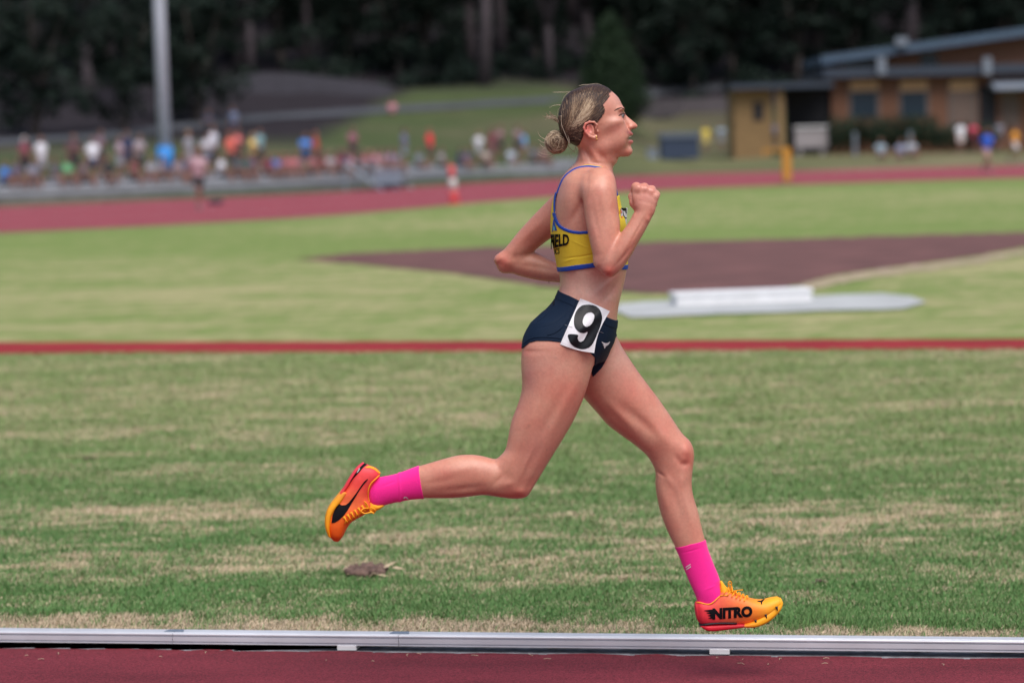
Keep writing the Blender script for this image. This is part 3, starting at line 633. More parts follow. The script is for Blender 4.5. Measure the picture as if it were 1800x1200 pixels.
# px column, pose, tier (None = on the track side, with s), shirt, shorts, hair, label
CROWD = [
 (8, 'sit', 0, BLU, BLK, HBR, 'seated spectator in blue at the far left end of the terrace'),
 (45, 'fold', 1, MRN, BLK, (.6, .6, .6), 'spectator in dark maroon shirt with pale cap near the left end of the terrace'),
 (75, 'stand', 1, WHT, GRY, HBR, 'spectator in white shirt standing beside the one in maroon, left of the green bag wearer'),
 (118, 'sit', 0, (.15, .42, .20), BLK, HB, 'seated spectator in green low on the terrace'),
 (131, 'fold', 1, (.10, .05, .06), BLK, HB, 'spectator in brown black behind the seated one in green'),
 (165, 'stand', 1, (.78, .78, .85), NVY, HB, 'spectator in bright white shirt between two dark groups on the left terrace'),
 (190, 'sit', 0, BLK, BLK, HBR, 'seated spectator in black below the bright white shirt'),
 (212, 'fold', 1, (.38, .30, .36), GRY, HBR, 'spectator in mauve grey top left of the navy one'),
 (226, 'stand', 2, NVY, NVY, HBR, 'spectator in navy behind the mauve grey top'),
 (247, 'fold', 1, (.34, .30, .34), BLK, HB, 'spectator in grey with dark shorts left of the light pole'),
 (266, 'sit', 0, GRY, (.3, .1, .1), HBR, 'seated spectator in grey just left of the pole foot'),
 (334, 'stand', 1, GRY, GRY, HBL, 'spectator in grey right behind the person on the track'),
 (366, 'fold', 1, (.50, .50, .56), NVY, HB, 'spectator in pale grey behind the seated white shirt'),
 (376, 'stand', 2, (.62, .62, .70), BLK, HB, 'spectator in off-white high on the terrace right of the pole'),
 (390, 'sitl', 1, (.70, .70, .78), BLK, HBR, 'seated spectator in white leaning back on the terrace'),
 (407, 'stand', 1, CORAL, BLK, HRD, 'spectator in coral top near the middle of the left crowd'),
 (420, 'fold', 2, (.65, .16, .16), BLK, HB, 'spectator in dull red behind the coral top'),
 (432, 'sit', 1, (.05, .10, .10), NVY, HB, 'seated spectator in dark green between coral and yellow'),
 (446, 'fold', 1, YEL, BLK, HBL, 'spectator in mustard yellow top'),
 (458, 'stand', 2, (.20, .35, .38), BLK, HB, 'spectator in teal grey behind the mustard top'),
 (470, 'sit', 0, MRN, BLK, HBR, 'seated spectator in maroon below the mustard top'),
 (483, 'sit', 1, (.10, .18, .45), BLK, HRD, 'seated red-haired spectator in dull blue'),
 (498, 'sitl', 0, (.30, .10, .13), BLK, HRD, 'seated spectator in wine red with reddish hair'),
 (512, 'sit', 1, (.50, .16, .18), NVY, HB, 'seated spectator in brick red left of the bright blue one'),
 (524, 'sit', 0, (.30, .16, .18), BLK, HBR, 'seated spectator in brown red in front, left of the bright blue one'),
 (538, 'fold', 1, BLU, NVY, HBR, 'spectator in bright blue top right of the brick red one'),
 (557, 'stand', 1, (.45, .07, .06), BLK, HRD, 'spectator in rust red at the right of the bright blue top'),
 (580, 'sit', 0, (.35, .30, .33), BLK, HBL, 'seated spectator in grey pink between rust red and the huddle'),
 (596, 'sit', 1, MRN, BLK, HB, 'seated spectator in maroon at the left of the seated huddle'),
 (606, 'sitl', 0, NVY, BLK, HB, 'seated spectator in navy in front of the huddle'),
 (614, 'sit', 1, PNK, BLK, HBR, 'seated spectator in rose pink inside the huddle'),
 (628, 'sit', 1, BLK, NVY, HB, 'seated spectator in black at the right of the huddle'),
 (642, 'sitl', 0, (.35, .12, .14), BLK, HBR, 'seated spectator in brick top leaning, in front of the huddle'),
 (660, 'sit', 1, PNK, GRY, HBR, 'seated spectator in light pink left of the standing navy one'),
 (686, 'sit', 1, (.25, .17, .24), BLK, HB, 'seated spectator in plum'),
 (712, 'stand', 1, (.16, .17, .30), (.25, .35, .42), HB, 'standing spectator in slate navy above the steel steps'),
 (757, 'stand', 1, RD, BLK, HRD, 'standing spectator in vivid red shirt'),
 (808, 'sit', 0, NVY, NVY, HB, 'seated spectator in navy right of the red and white marker'),
 (822, 'sitl', 1, (.10, .08, .16), BLK, HBR, 'seated spectator in dark purple behind the navy one'),
 (842, 'walk', 1, (.74, .74, .80), GRY, HBL, 'spectator in white leaning forward, right of the marker'),
 (866, 'stand', 1, MRN, (.16, .05, .08), HB, 'standing spectator in dark maroon between white and pale blue'),
 (880, 'fold', 2, (.28, .16, .18), BLK, HBR, 'standing spectator in brown behind the dark maroon one'),
 (898, 'sit', 0, (.45, .52, .62), (.5, .5, .55), HB, 'seated spectator in pale grey blue low on the terrace'),
 (922, 'stand', 1, LBL, (.5, .3, .25), HBR, 'standing spectator in sky blue left of the runner'),
 (955, 'sit', 1, (.34, .18, .18), BLK, HB, 'seated spectator in brown just behind the bun of the runner'),
 (28, 'sit', 1, (.12, .10, .16), BLK, HB, 'seated spectator in plum black between the blue and the maroon ones at the left end'),
 (58, 'sitl', 0, (.20, .20, .26), BLK, HBR, 'seated spectator in slate grey in front of the maroon standing one'),
 (96, 'sit', 1, (.10, .10, .12), GRY, HB, 'seated spectator in charcoal right of the white standing one'),
 (148, 'sitl', 0, (.16, .12, .14), BLK, HBR, 'seated spectator in dusky brown right of the green one'),
 (178, 'fold', 2, (.18, .12, .16), BLK, HB, 'standing spectator in dusky plum behind the bright white shirt'),
 (236, 'sitl', 0, (.20, .06, .07), BLK, HBR, 'seated spectator in dark red below the grey standing one'),
 (285, 'sit', 1, (.24, .20, .24), BLK, HBL, 'seated spectator in warm grey right in front of the blue pole pad'),
 (312, 'sitl', 0, (.30, .22, .24), GRY, HB, 'seated spectator in taupe between the pole pad and the person in pink'),
 (322, 'sit', 1, (.14, .14, .20), BLK, HBR, 'seated spectator in dark slate right of the pole pad'),
 (416, 'sitl', 0, (.06, .08, .10), BLK, HB, 'seated spectator in near black below the coral top'),
 (441, 'sitl', 0, (.20, .10, .16), BLK, HBL, 'fair haired seated spectator in dark plum below the mustard top'),
 (549, 'sitl', 0, (.36, .14, .15), BLK, HBR, 'seated spectator in faded red below the bright blue top'),
 (566, 'sit', 1, (.28, .08, .08), BLK, HB, 'seated spectator in deep red right below the rust red one'),
 (621, 'fold', 2, (.26, .10, .14), BLK, HB, 'standing spectator in wine behind the seated huddle'),
 (650, 'sit', 0, (.22, .10, .12), BLK, HBL, 'fair haired seated spectator in wine at the right front of the huddle'),
 (674, 'sitl', 0, (.42, .24, .28), BLK, HBR, 'seated spectator in faded pink left of the steel steps'),
 (698, 'sit', 1, (.24, .22, .30), BLK, HBR, 'seated spectator in lilac grey behind the steel steps'),
 (736, 'sit', 1, (.18, .22, .26), BLK, HB, 'seated spectator in steel blue between the steps and the vivid red shirt'),
 (776, 'sitl', 0, (.30, .28, .30), BLK, HBR, 'seated spectator in ash grey right of the vivid red shirt'),
 (854, 'sitl', 0, (.40, .34, .30), BLK, HB, 'seated spectator in sand below the white leaning one'),
 (910, 'fold', 2, (.26, .18, .20), BLK, HB, 'standing spectator in mocha left of the sky blue one'),
 (938, 'sitl', 0, (.16, .16, .22), BLK, HBR, 'seated spectator in dark slate right of the sky blue one'),
]
for i, (cx_, pose, tier, c1_, c2_, c3_, lb) in enumerate(CROWD):
    s0, s1, zt = TIERS[max(tier, 1) if pose.startswith('sit') else tier]; sit = pose.startswith('sit'); p, e_ = outpt(cx_, s0+(.30 if sit else .5), zt); 
    if sit: p.z = zt
    spectator(pose, p, math.atan2(e_.y, e_.x)+RND.uniform(-.5, .5), c1_, c2_, c3_, lb, 'spectators on the terrace', RND.uniform(.93, 1.05))
def at(px_, py_, zz=0.0): return G(px_, py_, zz)
p = G(350, 368, .013); spectator('walk', p, .5, (.46, .30, .34), BLK, HBR, 'person in pink and white top and black shorts standing on the far track', 'people beside the far track', 1.02)
bg_ = G(384, 362, .013); mb = lump(.22, 9, 16); mb.v = [(x*.8+bg_.x, y+bg_.y, z*1.3+.03) for x, y, z in mb.v]; tag(mb.build('sports_bag', mat('bag', (.03, .035, .06), .8), None, True), 'dark sports bag dropped on the far track beside the person in pink', 'bag')
for cx_, cy_, pose, c1_, c2_, c3_, rz, lb, g_ in (
   (368, 256, 'fold', (.04, .05, .09), BLK, HB, .3, 'person in black standing on the grass bank above the left crowd', 'people on the bank'),
   (412, 248, 'stand', (.16, .20, .32), NVY, HB, -.4, 'person in slate blue walking on the grass bank, right of the one in black', 'people on the bank'),
   (690, 203, 'sit', PNK, GRY, HB, .1, 'person in dusty pink sitting alone up on the grass bank', 'people on the bank')):
    q_ = on_hill(cx_, cy_); q_.z = hz(q_.x, q_.y)+(0.02 if pose != 'sit' else .02); spectator(pose, q_, rz, c1_, c2_, c3_, lb, g_)
for cx_, cy_, pose, c1_, c2_, c3_, rz, lb in (
   (1241, 270, 'stand', (.80, .62, .10), (.7, .6, .2), (.8, .35, .03), .2, 'person in yellow with orange cap beside the dark blue container'),
   (1268, 268, 'fold', (.30, .40, .50), GRY, HB, -.3, 'person in pale blue right of the yellow one'),
   (1312, 262, 'stand', (.30, .20, .26), GRY, HB, -.3, 'person in mauve in front of the yellow hut wall'),
   (1340, 261, 'fold', (.60, .34, .05), BLK, HBR, .5, 'person in orange at the hut window'),
   (1362, 263, 'stand', (.16, .16, .22), BLK, HB, .1, 'person in charcoal at the corner of the hut'),
   (1409, 232, 'fold', (.16, .30, .66), GRY, HBR, .1, 'person in blue behind the white counter'),
   (1689, 271, 'stand', (.80, .80, .86), (.7, .6, .6), HB, .1, 'person in white in front of the brick clubhouse'),
   (1711, 270, 'fold', (.60, .06, .12), (.2, .05, .08), HB, -.3, 'person in crimson right of the one in white'),
   (1735, 304, 'walk', (.03, .12, .60), (.45, .3, .26), HBR, .6, 'runner in royal blue on the far track at the right'),
   (1757, 268, 'stand', (.20, .20, .24), BLK, HB, .1, 'person in dark grey near the clubhouse door'),
   (1784, 286, 'walk', (.85, .38, .04), (.75, .75, .78), HBR, 1.2, 'person in orange top and white shorts at the right edge'),
   (1548, 289, 'sit', (.30, .42, .50), GRY, HBR, .2, 'person in pale blue grey sitting at the right trackside'),
   (1583, 290, 'sitl', (.26, .30, .42), NVY, HB, -.2, 'person in slate sitting in the middle of the trackside group'),
   (1602, 288, 'sit', (.40, .44, .50), BLK, HBL, .4, 'person in grey sitting at the end of the trackside group')):
    q_ = on_hill(cx_, cy_); z_ = max(hz(q_.x, q_.y), .013); q_.z = z_+(.30 if pose.startswith('sit') else 0); spectator(pose, q_, rz, c1_, c2_, c3_, lb, 'people by the clubhouse')
# ================================================================== clubhouse, hut and yard
BZ = 137.0
def W3(px_, py_, Y_): return P(px_, py_, Y_)
def zpx(px_, py_, Y_=BZ): return P(px_, py_, Y_).z
m_brick = mat('brown_brick', (.185, .085, .050), .85, noise_s=3, noise_a=.22, bump=.3, bump_s=40); m_ybrick = mat('yellow_brick', (.24, .150, .066), .85, noise_s=3, noise_a=.15)
m_roof = mat('blue_grey_roof', (.060, .10, .155), .6, noise_s=2, noise_a=.12); m_droof = mat('dark_fascia', (.032, .045, .07), .6); m_glass = mat('window_glass', (.015, .03, .05), .25, spec=.4)
m_cream = mat('cream_panel', (.55, .33, .17), .8, noise_s=4, noise_a=.1); m_dark = mat('dark_opening', (.02, .02, .025), .9); m_frame = mat('window_frame', (.14, .12, .11), .7); m_lgrey = mat('pale_metal', (.19, .22, .27), .5)
def wbox(name, x0, x1, yt, yb, Y0, Y1, m_, parent, xr=None):
    """Box given by its front face in photo pixels at depth Y0."""
    xm = (x0+x1)/2; a = P(x0, (yt+yb)/2, Y0).x; b = P(x1, (yt+yb)/2, Y0).x; zt = P(xr or xm, yt, Y0).z; zb = P(xr or xm, yb, Y0).z; mb = MB(); mb.box((a, Y0, zb), (b, Y1, zt)); return mb.build(name, m_, parent)
XR = 1650
gz = hz(P(1650, 262, BZ).x, BZ)-.3; gy_ = 272
club = empty('clubhouse', P(1650, 262, BZ)); tag(club, 'long brown brick clubhouse with blue grey sloping roofs and cream window panels', 'building')
a, b = P(1462, 200, BZ).x, P(2050, 200, BZ).x; ze = P(XR, 133, BZ).z
mb = MB(); mb.box((a, BZ, gz), (b, BZ+9, ze)); mb.build('wall', m_brick, club)
mb = MB(); mb.box((P(1444, 125, BZ).x, BZ-1.0, ze), (b+.3, BZ+9.4, P(XR, 117, BZ).z)); mb.build('lower_roof', m_droof, club)
zl = P(XR, 117, BZ).z
# upper storey under the sloping roof
x0, x1 = P(1475, 100, BZ+2).x, P(1990, 60, BZ+2).x; za, zb_ = P(XR, 104, BZ+2).z, P(XR, 46, BZ+2).z
mb = MB(); mb.prism([(x0, BZ+2, zl), (x1, BZ+2, zl), (x1, BZ+2, zb_), (x0, BZ+2, za)], (0, 6, 0)); mb.build('upper_wall', m_brick, club)
s_ = (zb_-za)/(x1-x0); mb = MB(); mb.prism([(x0-1.2, BZ+.6, za-.02-s_*1.2), (x1+.5, BZ+.6, zb_-.02+s_*.5), (x1+.5, BZ+.6, zb_+.50), (x0-1.2, BZ+.6, za+.42-s_*1.2)], (0, 8.5, 0)); mb.build('upper_roof', m_roof, club)
mb = MB(); q0, q1 = P(1482, 110, BZ+2).x, P(1560, 110, BZ+2).x; mb.prism([(q0, BZ+1.98, zl+.02), (q1, BZ+1.98, zl+.02), (q1, BZ+1.98, za+s_*(q1-x0)-.1), (q0, BZ+1.98, za+s_*(q0-x0)-.1)], (0, -.03, 0)); mb.build('clerestory_window', m_glass, club)
mb = MB(); q0, q1 = P(1618, 100, BZ+2).x, P(1648, 100, BZ+2).x; mb.box((q0, BZ+1.92, zl+.02), (q1, BZ+1.99, za+s_*(q0-x0)-.15)); mb.build('clerestory_window', m_glass, club)
for wx0, wx1, kind in ((1492, 1546, 0), (1580, 1633, 0), (1667, 1717, 1), (1762, 1790, 1), (1830, 1880, 0)):
    f = wbox('window', wx0, wx1, 140 if kind == 0 else 139, 207 if kind == 0 else 222, BZ-.06, BZ-.01, m_frame, club)
    wbox('panel', wx0+2, wx1-2, 141, 160, BZ-.10, BZ-.062, m_cream, f)
    wbox('pane', wx0+5, wx1-5, 162, 205 if kind == 0 else 219, BZ-.09, BZ-.062, m_glass if kind == 0 else mat('shutter', (.16, .11, .09), .8), f)
wbox('door', 1722, 1752, 150, 262, BZ-.05, BZ-.01, m_dark, club)
mb = MB(); q0, q1 = P(1738, 150, BZ).x, P(1960, 150, BZ).x; z0, z1 = P(XR, 158, BZ).z, P(XR, 142, BZ).z; mb.prism([(q0, BZ-.03, z1), (q0, BZ-1.6, z0), (q0, BZ-1.6, z0-.12), (q0, BZ-.03, z0)], (q1-q0, 0, 0)); mb.build('awning', m_lgrey, club)
for q_ in (1549, 1735):
    wbox('vent_box', q_-6, q_+8, 101, 131, BZ-1.35, BZ-1.02, m_lgrey, club)
wbox('roof_unit', 1575, 1596, 66, 80, BZ+.2, BZ+.58, m_lgrey, club)
def leafy(name, m_, parent, blobs, n_, size, seed, solid=True):
    """Foliage of many small leaf faces spread through ellipsoid clumps (centre, radii)."""
    rg = np.random.default_rng(seed); w = np.array([b_[1][0]*b_[1][1]*b_[1][2] for b_ in blobs])**.67; w /= w.sum(); idx = rg.choice(len(blobs), n_, p=w)
    C_ = np.array([b_[0] for b_ in blobs])[idx]; R_ = np.array([b_[1] for b_ in blobs])[idx]; d = rg.standard_normal((n_, 3)); d /= np.linalg.norm(d, axis=1)[:, None]
    r = (rg.random(n_)**.35)[:, None]*(1+.12*rg.standard_normal((n_, 1))); p = C_+d*r*R_
    a = rg.standard_normal((n_, 3)); a /= np.linalg.norm(a, axis=1)[:, None]; b_ = np.cross(a, d); b_ /= np.linalg.norm(b_, axis=1)[:, None]+1e-9; s = size*(.5+rg.random((n_, 1)))
    V = np.stack([p-a*s, p-b_*s*.45, p+a*s, p+b_*s*.45], 1).reshape(-1, 3); F = np.arange(n_*4).reshape(-1, 4)
    v_ = (.5+.9*rg.random(n_))*np.repeat(1, n_)*(.75+.5*rg.random(len(blobs)))[idx]; col = np.repeat(v_[:, None]*np.ones((1, 3)), 4, 0)
    return mesh_obj(name, V, F, m_, parent, False, col)
def leaf_mat(name, c):
    m = mat(name, rough=.7, attr=True, spec=.2); t = m.node_tree; p = t.nodes['Principled BSDF']; x = t.nodes.new('ShaderNodeVectorMath'); x.operation = 'MULTIPLY'; x.inputs[1].default_value = c
    t.links.new(p.inputs['Base Color'].links[0].from_socket, x.inputs[0]); t.links.new(x.outputs[0], p.inputs['Base Color']); return m
m_hedge = leaf_mat('hedge_leaf', (.016, .030, .016)); m_leafd = leaf_mat('dark_leaf', (.010, .020, .014)); m_leafo = leaf_mat('olive_leaf', (.030, .050, .018)); m_leafc = leaf_mat('cypress_leaf', (.016, .034, .014)); m_leafb = leaf_mat('blue_leaf', (.014, .024, .022))
m_bark = mat('pale_bark', (.062, .048, .054), .9, noise_s=2.5, noise_a=.3); m_barkd = mat('dark_bark', (.07, .055, .05), .9, noise_s=3, noise_a=.3)
x0, x1 = P(1462, 230, BZ-4).x, P(1742, 230, BZ-4).x; z0 = hz((x0+x1)/2, BZ-4); zt = P(1550, 205, BZ-4).z
hb = []
for k in range(26):
    x = x0+(x1-x0)*(k+.5)/26; h_ = (zt-z0)*(1.0 if x < P(1650, 230, BZ-4).x else .72); hb.append(((x, BZ-4+RND.gauss(0, .2), z0+h_*.55), (.42, .7, h_*.52)))
t = empty('hedge', ((x0+x1)/2, BZ-4, z0)); tag(t, 'long dark clipped hedge in front of the brick clubhouse', 'hedge'); leafy('foliage', m_hedge, t, hb, 9000, .10, 3)
# white posts of the rail in front of the hedge
for i, (q_, lb) in enumerate(((1503, 'white rail post in front of the left half of the hedge'), (1600, 'white rail post in front of the middle of the hedge'))):
    p = P(q_, 258, BZ-8); p.z = hz(p.x, p.y); mb = MB(); mb.tube([p-Vector((0, 0, .05)), p+Vector((0, 0, 1.15))], .09, 8); mb.ball(p+Vector((0, 0, 1.18)), .11, 8, 6); tag(mb.build('rail_post', m_lgrey), lb, 'post', 'rail posts by the hedge')
# hut
HZ = 134.0; hut = empty('kiosk_hut', P(1330, 255, HZ)); tag(hut, 'small yellow brick hut with a flat dark roof beside the clubhouse', 'hut')
g0 = hz(P(1330, 255, HZ).x, HZ)-.2; a, b = P(1290, 200, HZ).x, P(1357, 200, HZ).x; zt = P(1330, 157, HZ).z; mb = MB(); mb.box((a, HZ, g0), (b, HZ+4, zt)); mb.build('wall', m_ybrick, hut)
a, b = P(1282, 150, HZ).x, P(1462, 150, HZ).x; mb = MB(); mb.box((a, HZ-.8, zt), (b, HZ+4.4, zt+.28)); mb.build('roof', m_droof, hut)
wbox('window', 1324, 1342, 180, 212, HZ-.05, HZ-.01, m_dark, hut); wbox('pillar', 1367, 1378, 157, 262, HZ-.4, HZ+.1, m_ybrick, hut)
a, b = P(1382, 200, HZ+3.5).x, P(1462, 200, HZ+3.5).x; mb = MB(); mb.box((a, HZ+3.4, g0), (b, HZ+3.9, zt)); mb.build('back_wall', m_dark, hut)
p0 = P(1396, 250, HZ-.6); g1 = hz(p0.x, p0.y); t = empty('counter', (p0.x, p0.y, g1)); tag(t, 'white serving counter under the hut roof', 'counter'); p1 = P(1456, 250, HZ-.6); zc = P(1425, 222, HZ-.6).z
mb = MB(); mb.box((p0.x, HZ-.9, zc-.08), (p1.x, HZ+.2, zc)); mb.build('top', m_white, t); mb = MB(); mb.box((p0.x+.05, HZ-.8, g1+.45), (p1.x-.05, HZ+.1, zc-.08)); mb.box((p0.x+.2, HZ-.7, g1-.05), (p0.x+.4, HZ, g1+.45)); mb.box((p1.x-.4, HZ-.7, g1-.05), (p1.x-.2, HZ, g1+.45)); mb.build('front', mat('counter_front', (.30, .27, .28), .7), t)
# dark blue container
CZ = 124.0; p0, p1 = P(1163, 268, CZ), P(1229, 268, CZ); g1 = hz(p0.x, CZ); t = empty('mat_container', (p0.x, CZ, g1)); tag(t, 'dark blue covered landing mat container on the grass behind the far track', 'container')
mb = MB(); mb.box((p0.x, CZ, g1), (p1.x, CZ+2, P(1195, 243, CZ).z)); mb.build('body', mat('container_blue', (.028, .045, .085), .7), t); mb = MB(); mb.box((p0.x-.08, CZ-.08, P(1195, 243, CZ).z), (p1.x+.08, CZ+2.1, P(1195, 233, CZ).z)); mb.build('cover', mat('cover_grey', (.10, .125, .165), .7), t)
p0, p1 = P(1138, 266, CZ), P(1156, 266, CZ); t = empty('white_crate', (p0.x, CZ, g1)); mb = MB(); mb.box((p0.x, CZ, g1), (p1.x, CZ+.6, g1+.52)); mb.box((p0.x-.04, CZ-.04, g1+.52), (p1.x+.04, CZ+.64, g1+.60)); o = mb.build('crate', m_lgrey); bpy.data.objects.remove(t); tag(o, 'pale lidded crate left of the dark blue container', 'crate')
# retaining wall on the slope left of the hut
wl = [on_hill(x, y) for x, y in ((1120, 205), (1200, 200), (1285, 196))]; mb = MB()
for a, b in zip(wl[:-1], wl[1:]): mb.prism([(a.x, a.y, hz(a.x, a.y)-.2), (b.x, b.y, hz(b.x, b.y)-.2), (b.x, b.y, hz(b.x, b.y)+1.0), (a.x, a.y, hz(a.x, a.y)+1.0)], (0, .3, 0))
tag(mb.build('retaining_wall', mat('mauve_stone', (.085, .072, .078), .9, noise_s=2, noise_a=.2)), 'low mauve stone wall on the slope left of the yellow hut', 'wall')
# stony mound between the trees
q_ = on_hill(520, 163); Vm, Fm = [], []
for i in range(25):
    for j in range(13):
        u, w_ = i/24*2-1, j/12*2-1; x, y = q_.x+u*6.4, q_.y+3+w_*4; h_ = max(0, 1-u*u)*max(0, 1-w_*w_); Vm.append((x, y, hz(x, y)-.1+h_*1.15+.15*fbm(x*.8, y*.8, 3)))
Fm = [(i*13+j, (i+1)*13+j, (i+1)*13+j+1, i*13+j+1) for i in range(24) for j in range(12)]
o = mesh_obj('mound', Vm, Fm, mat('mauve_gravel', (.021, .019, .026), .95, noise_s=1.5, noise_a=.25), None, True); tag(o, kind='structure')
# ------------------------------------------------------------------ trees
def make_tree(kind, seed):
    rr = random.Random(seed); root = empty('gum_tree'); mb = MB(); blobs = []; H = {'gum': 15, 'bushy': 11, 'tall': 18}[kind]
    lean = rr.uniform(-.08, .08)*H; base = Vector((0, 0, -.4)); forkh = H*{'gum': .30, 'bushy': .16, 'tall': .45}[kind]
    top = Vector((lean*.4, rr.uniform(-.3, .3), forkh)); r0 = {'gum': .38, 'bushy': .26, 'tall': .42}[kind]
    mb.tube([base, base.lerp(top, .5)+Vector((rr.uniform(-.15, .15), 0, 0)), top], [r0*1.25, r0*.95, r0*.8], 10)
    nl = {'gum': 5, 'bushy': 7, 'tall': 5}[kind]
    for k in range(nl):
        a = 6.28*k/nl+rr.uniform(-.4, .4); sp = H*rr.uniform(.14, .26); e1 = top+Vector((math.cos(a)*sp*.5, math.sin(a)*sp*.5, (H-forkh)*rr.uniform(.28, .42))); e2 = e1+Vector((math.cos(a)*sp*.6, math.sin(a)*sp*.6, (H-forkh)*rr.uniform(.22, .45)))
        mb.tube([top-Vector((0, 0, .2)), top.lerp(e1, .5)+Vector((0, 0, .3)), e1, e2], [r0*.55, r0*.4, r0*.28, r0*.08], 7)
        for q_ in (e1, e1.lerp(e2, .5), e2):
            for _ in range(3):
                o_ = Vector((rr.gauss(0, H*.07), rr.gauss(0, H*.07), rr.gauss(.2, H*.05))); s = H*rr.uniform(.05, .105); blobs.append((tuple(q_+o_), (s, s, s*.72)))
    if kind == 'bushy':
        for _ in range(16): a = rr.random()*6.28; d = rr.random()*2.6; s = rr.uniform(.7, 1.3); blobs.append(((math.cos(a)*d, math.sin(a)*d, rr.uniform(.8, 4.5)), (s, s, s*.8)))
    mb.build('trunk', m_bark if kind != 'bushy' else m_barkd, root, True)
    leafy('crown', {'gum': m_leafo, 'bushy': m_leafd, 'tall': m_leafb}[kind], root, blobs, 4200, .22, seed)
    return root
def copy_tree(o):
    c = o.copy(); S.collection.objects.link(c); c.location = (0, 0, 0)
    for ch in o.children: d = ch.copy(); S.collection.objects.link(d); d.parent = c; d.matrix_parent_inverse = ch.matrix_parent_inverse.copy()
    return c
TP = {('gum', 1): None, ('gum', 2): None, ('bushy', 3): None, ('bushy', 4): None, ('tall', 5): None, ('tall', 6): None}
used = set()
for k_ in TP: TP[k_] = make_tree(*k_)
NT = {'gum': 0, 'bushy': 0, 'tall': 0}
def plant(kind, px_, py_, lb, sc=1.0, rz=None, tilt=0.0, at_=None):
    ks = [k for k in TP if k[0] == kind]; k = ks[NT[kind] % len(ks)]; NT[kind] += 1
    o = TP[k] if k not in used else copy_tree(TP[k]); used.add(k); p = at_ or on_hill(px_, py_); o.location = (p.x, p.y, hz(p.x, p.y)); o.rotation_euler = (0, tilt, RND.uniform(0, 6.28) if rz is None else rz); o.scale = (sc, sc, sc)
    tag(o, lb, 'tree', 'trees on the hillside'); return o
FRONT = [('gum', 155, 180, 'forked gum tree with pale trunk at the left of the hillside', .9, 0), ('bushy', 60, 238, 'dark bushy tree low at the far left', .9, 0), ('bushy', 215, 232, 'dark bushy tree between the forked gum and the light pole', .75, 0), ('bushy', 345, 215, 'olive dark bushy tree right of the light pole', .95, 0),
 ('tall', 538, 118, 'pale trunked tree standing behind the mauve mound', .9, 0), ('tall', 852, 150, 'tall tree with a straight pale trunk left of the cone tree', 1.0, 0), ('gum', 965, 140, 'slim tree between the straight pale trunk and the cone tree', .85, .05),
 ('gum', 1300, 128, 'leaning gum tree behind the yellow hut', 1.0, .12), ('tall', 1520, 70, 'leaning pale trunk behind the clubhouse roof', 1.1, -.14), ('bushy', 1215, 165, 'bushy tree between the cone tree and the leaning gum', .85, 0),
 ('bushy', 700, 135, 'bushy tree right of the mauve mound', .9, 0), ('bushy', 1400, 140, 'bushy tree above the hut roof', 1.0, 0), ('gum', 440, 130, 'gum tree at the left shoulder of the mauve mound', .9, -.05), ('bushy', 1700, 80, 'bushy tree behind the middle of the clubhouse', 1.1, 0)]
for k_, x, y, lb, sc, tl_ in FRONT: plant(k_, x, y, lb, sc, None, tl_)
WHERE = [(-60, 'left end'), (40, 'far left'), (120, 'left'), (190, 'left of the light pole'), (270, 'behind the light pole'), (350, 'right of the light pole'), (430, 'above the left edge of the mound'), (510, 'above the mound'), (590, 'above the right half of the mound'), (660, 'right of the mound'), (740, 'above the red shirt'),
   (810, 'above the marker post'), (890, 'right of the straight pale trunk'), (960, 'left of the runner\'s hair'), (1020, 'behind the cone tree\'s left side'), (1090, 'behind the cone tree'), (1160, 'right of the cone tree'), (1230, 'left of the leaning gum'), (1300, 'behind the leaning gum'), (1370, 'above the hut'), (1440, 'above the left clubhouse corner'),
   (1510, 'behind the left roof end'), (1590, 'behind the roof unit'), (1670, 'behind the roof middle'), (1750, 'behind the right roof'), (1830, 'right end')]
kinds = ['bushy', 'gum', 'bushy', 'tall']
for i, (x, wh) in enumerate(WHERE):
    for row, (s_, rn) in enumerate(((66, 'front row of the dark woods'), (86, 'second row of the dark woods'))):
        # point s_ metres beyond the far track in this column
        d_ = ray(x+RND.uniform(-25, 25), 60); t_ = 100.0
        while outdist(np.array([d_.x*t_]), np.array([d_.y*t_]))[0] < s_: t_ += .5
        k_ = kinds[(i+row*2+i//4) % 4]; plant(k_, 0, 0, '%s tree %s, %s' % ({'bushy': 'dense dark', 'gum': 'open crowned', 'tall': 'tall slender'}[k_], wh, rn), RND.uniform(.8, 1.15), at_=Vector((d_.x*t_, d_.y*t_, 0)))
# conical cypress behind the runner's head
q_ = on_hill(1076, 226); t = empty('cypress_tree', q_); tag(t, 'dense dark cone shaped cypress right behind the head of the runner', 'tree'); zt = P(1076, 32, q_.y).z-q_.z
wd = 78*q_.y/FPX; bl_ = []
for k in range(60):
    f = (k+.5)/60; r = wd*min(1, (1-f)**.55*1.12, .62+f*2.2); 
    for a in (0, 2.1, 4.2): bl_.append(((q_.x+math.cos(a+k)*r*.42, q_.y+math.sin(a+k)*r*.42, q_.z+.3+zt*f), (r*.60, r*.60, .45)))
leafy('crown', m_leafc, t, bl_, 16000, .13, 12); mb = MB(); mb.tube([q_-Vector((0, 0, .3)), q_+Vector((0, 0, zt*.8))], [.25, .06], 8); mb.build('trunk', m_barkd, t)
# far-off wood that closes the view
bl_ = []; rr = random.Random(2)
for k in range(900):
    x = rr.uniform(-75, 80); s_ = rr.uniform(100, 190); y = 100+s_+rr.uniform(-4, 4); z = hz(x, y); s = rr.uniform(2.2, 4.2); bl_.append(((x, y, z+rr.uniform(1, 8)), (s, s, s*.8)))
o = leafy('forest', m_leafd, None, bl_, 150000, .42, 5); tag(o, 'dark wooded hill closing the view', 'forest', kind='stuff')
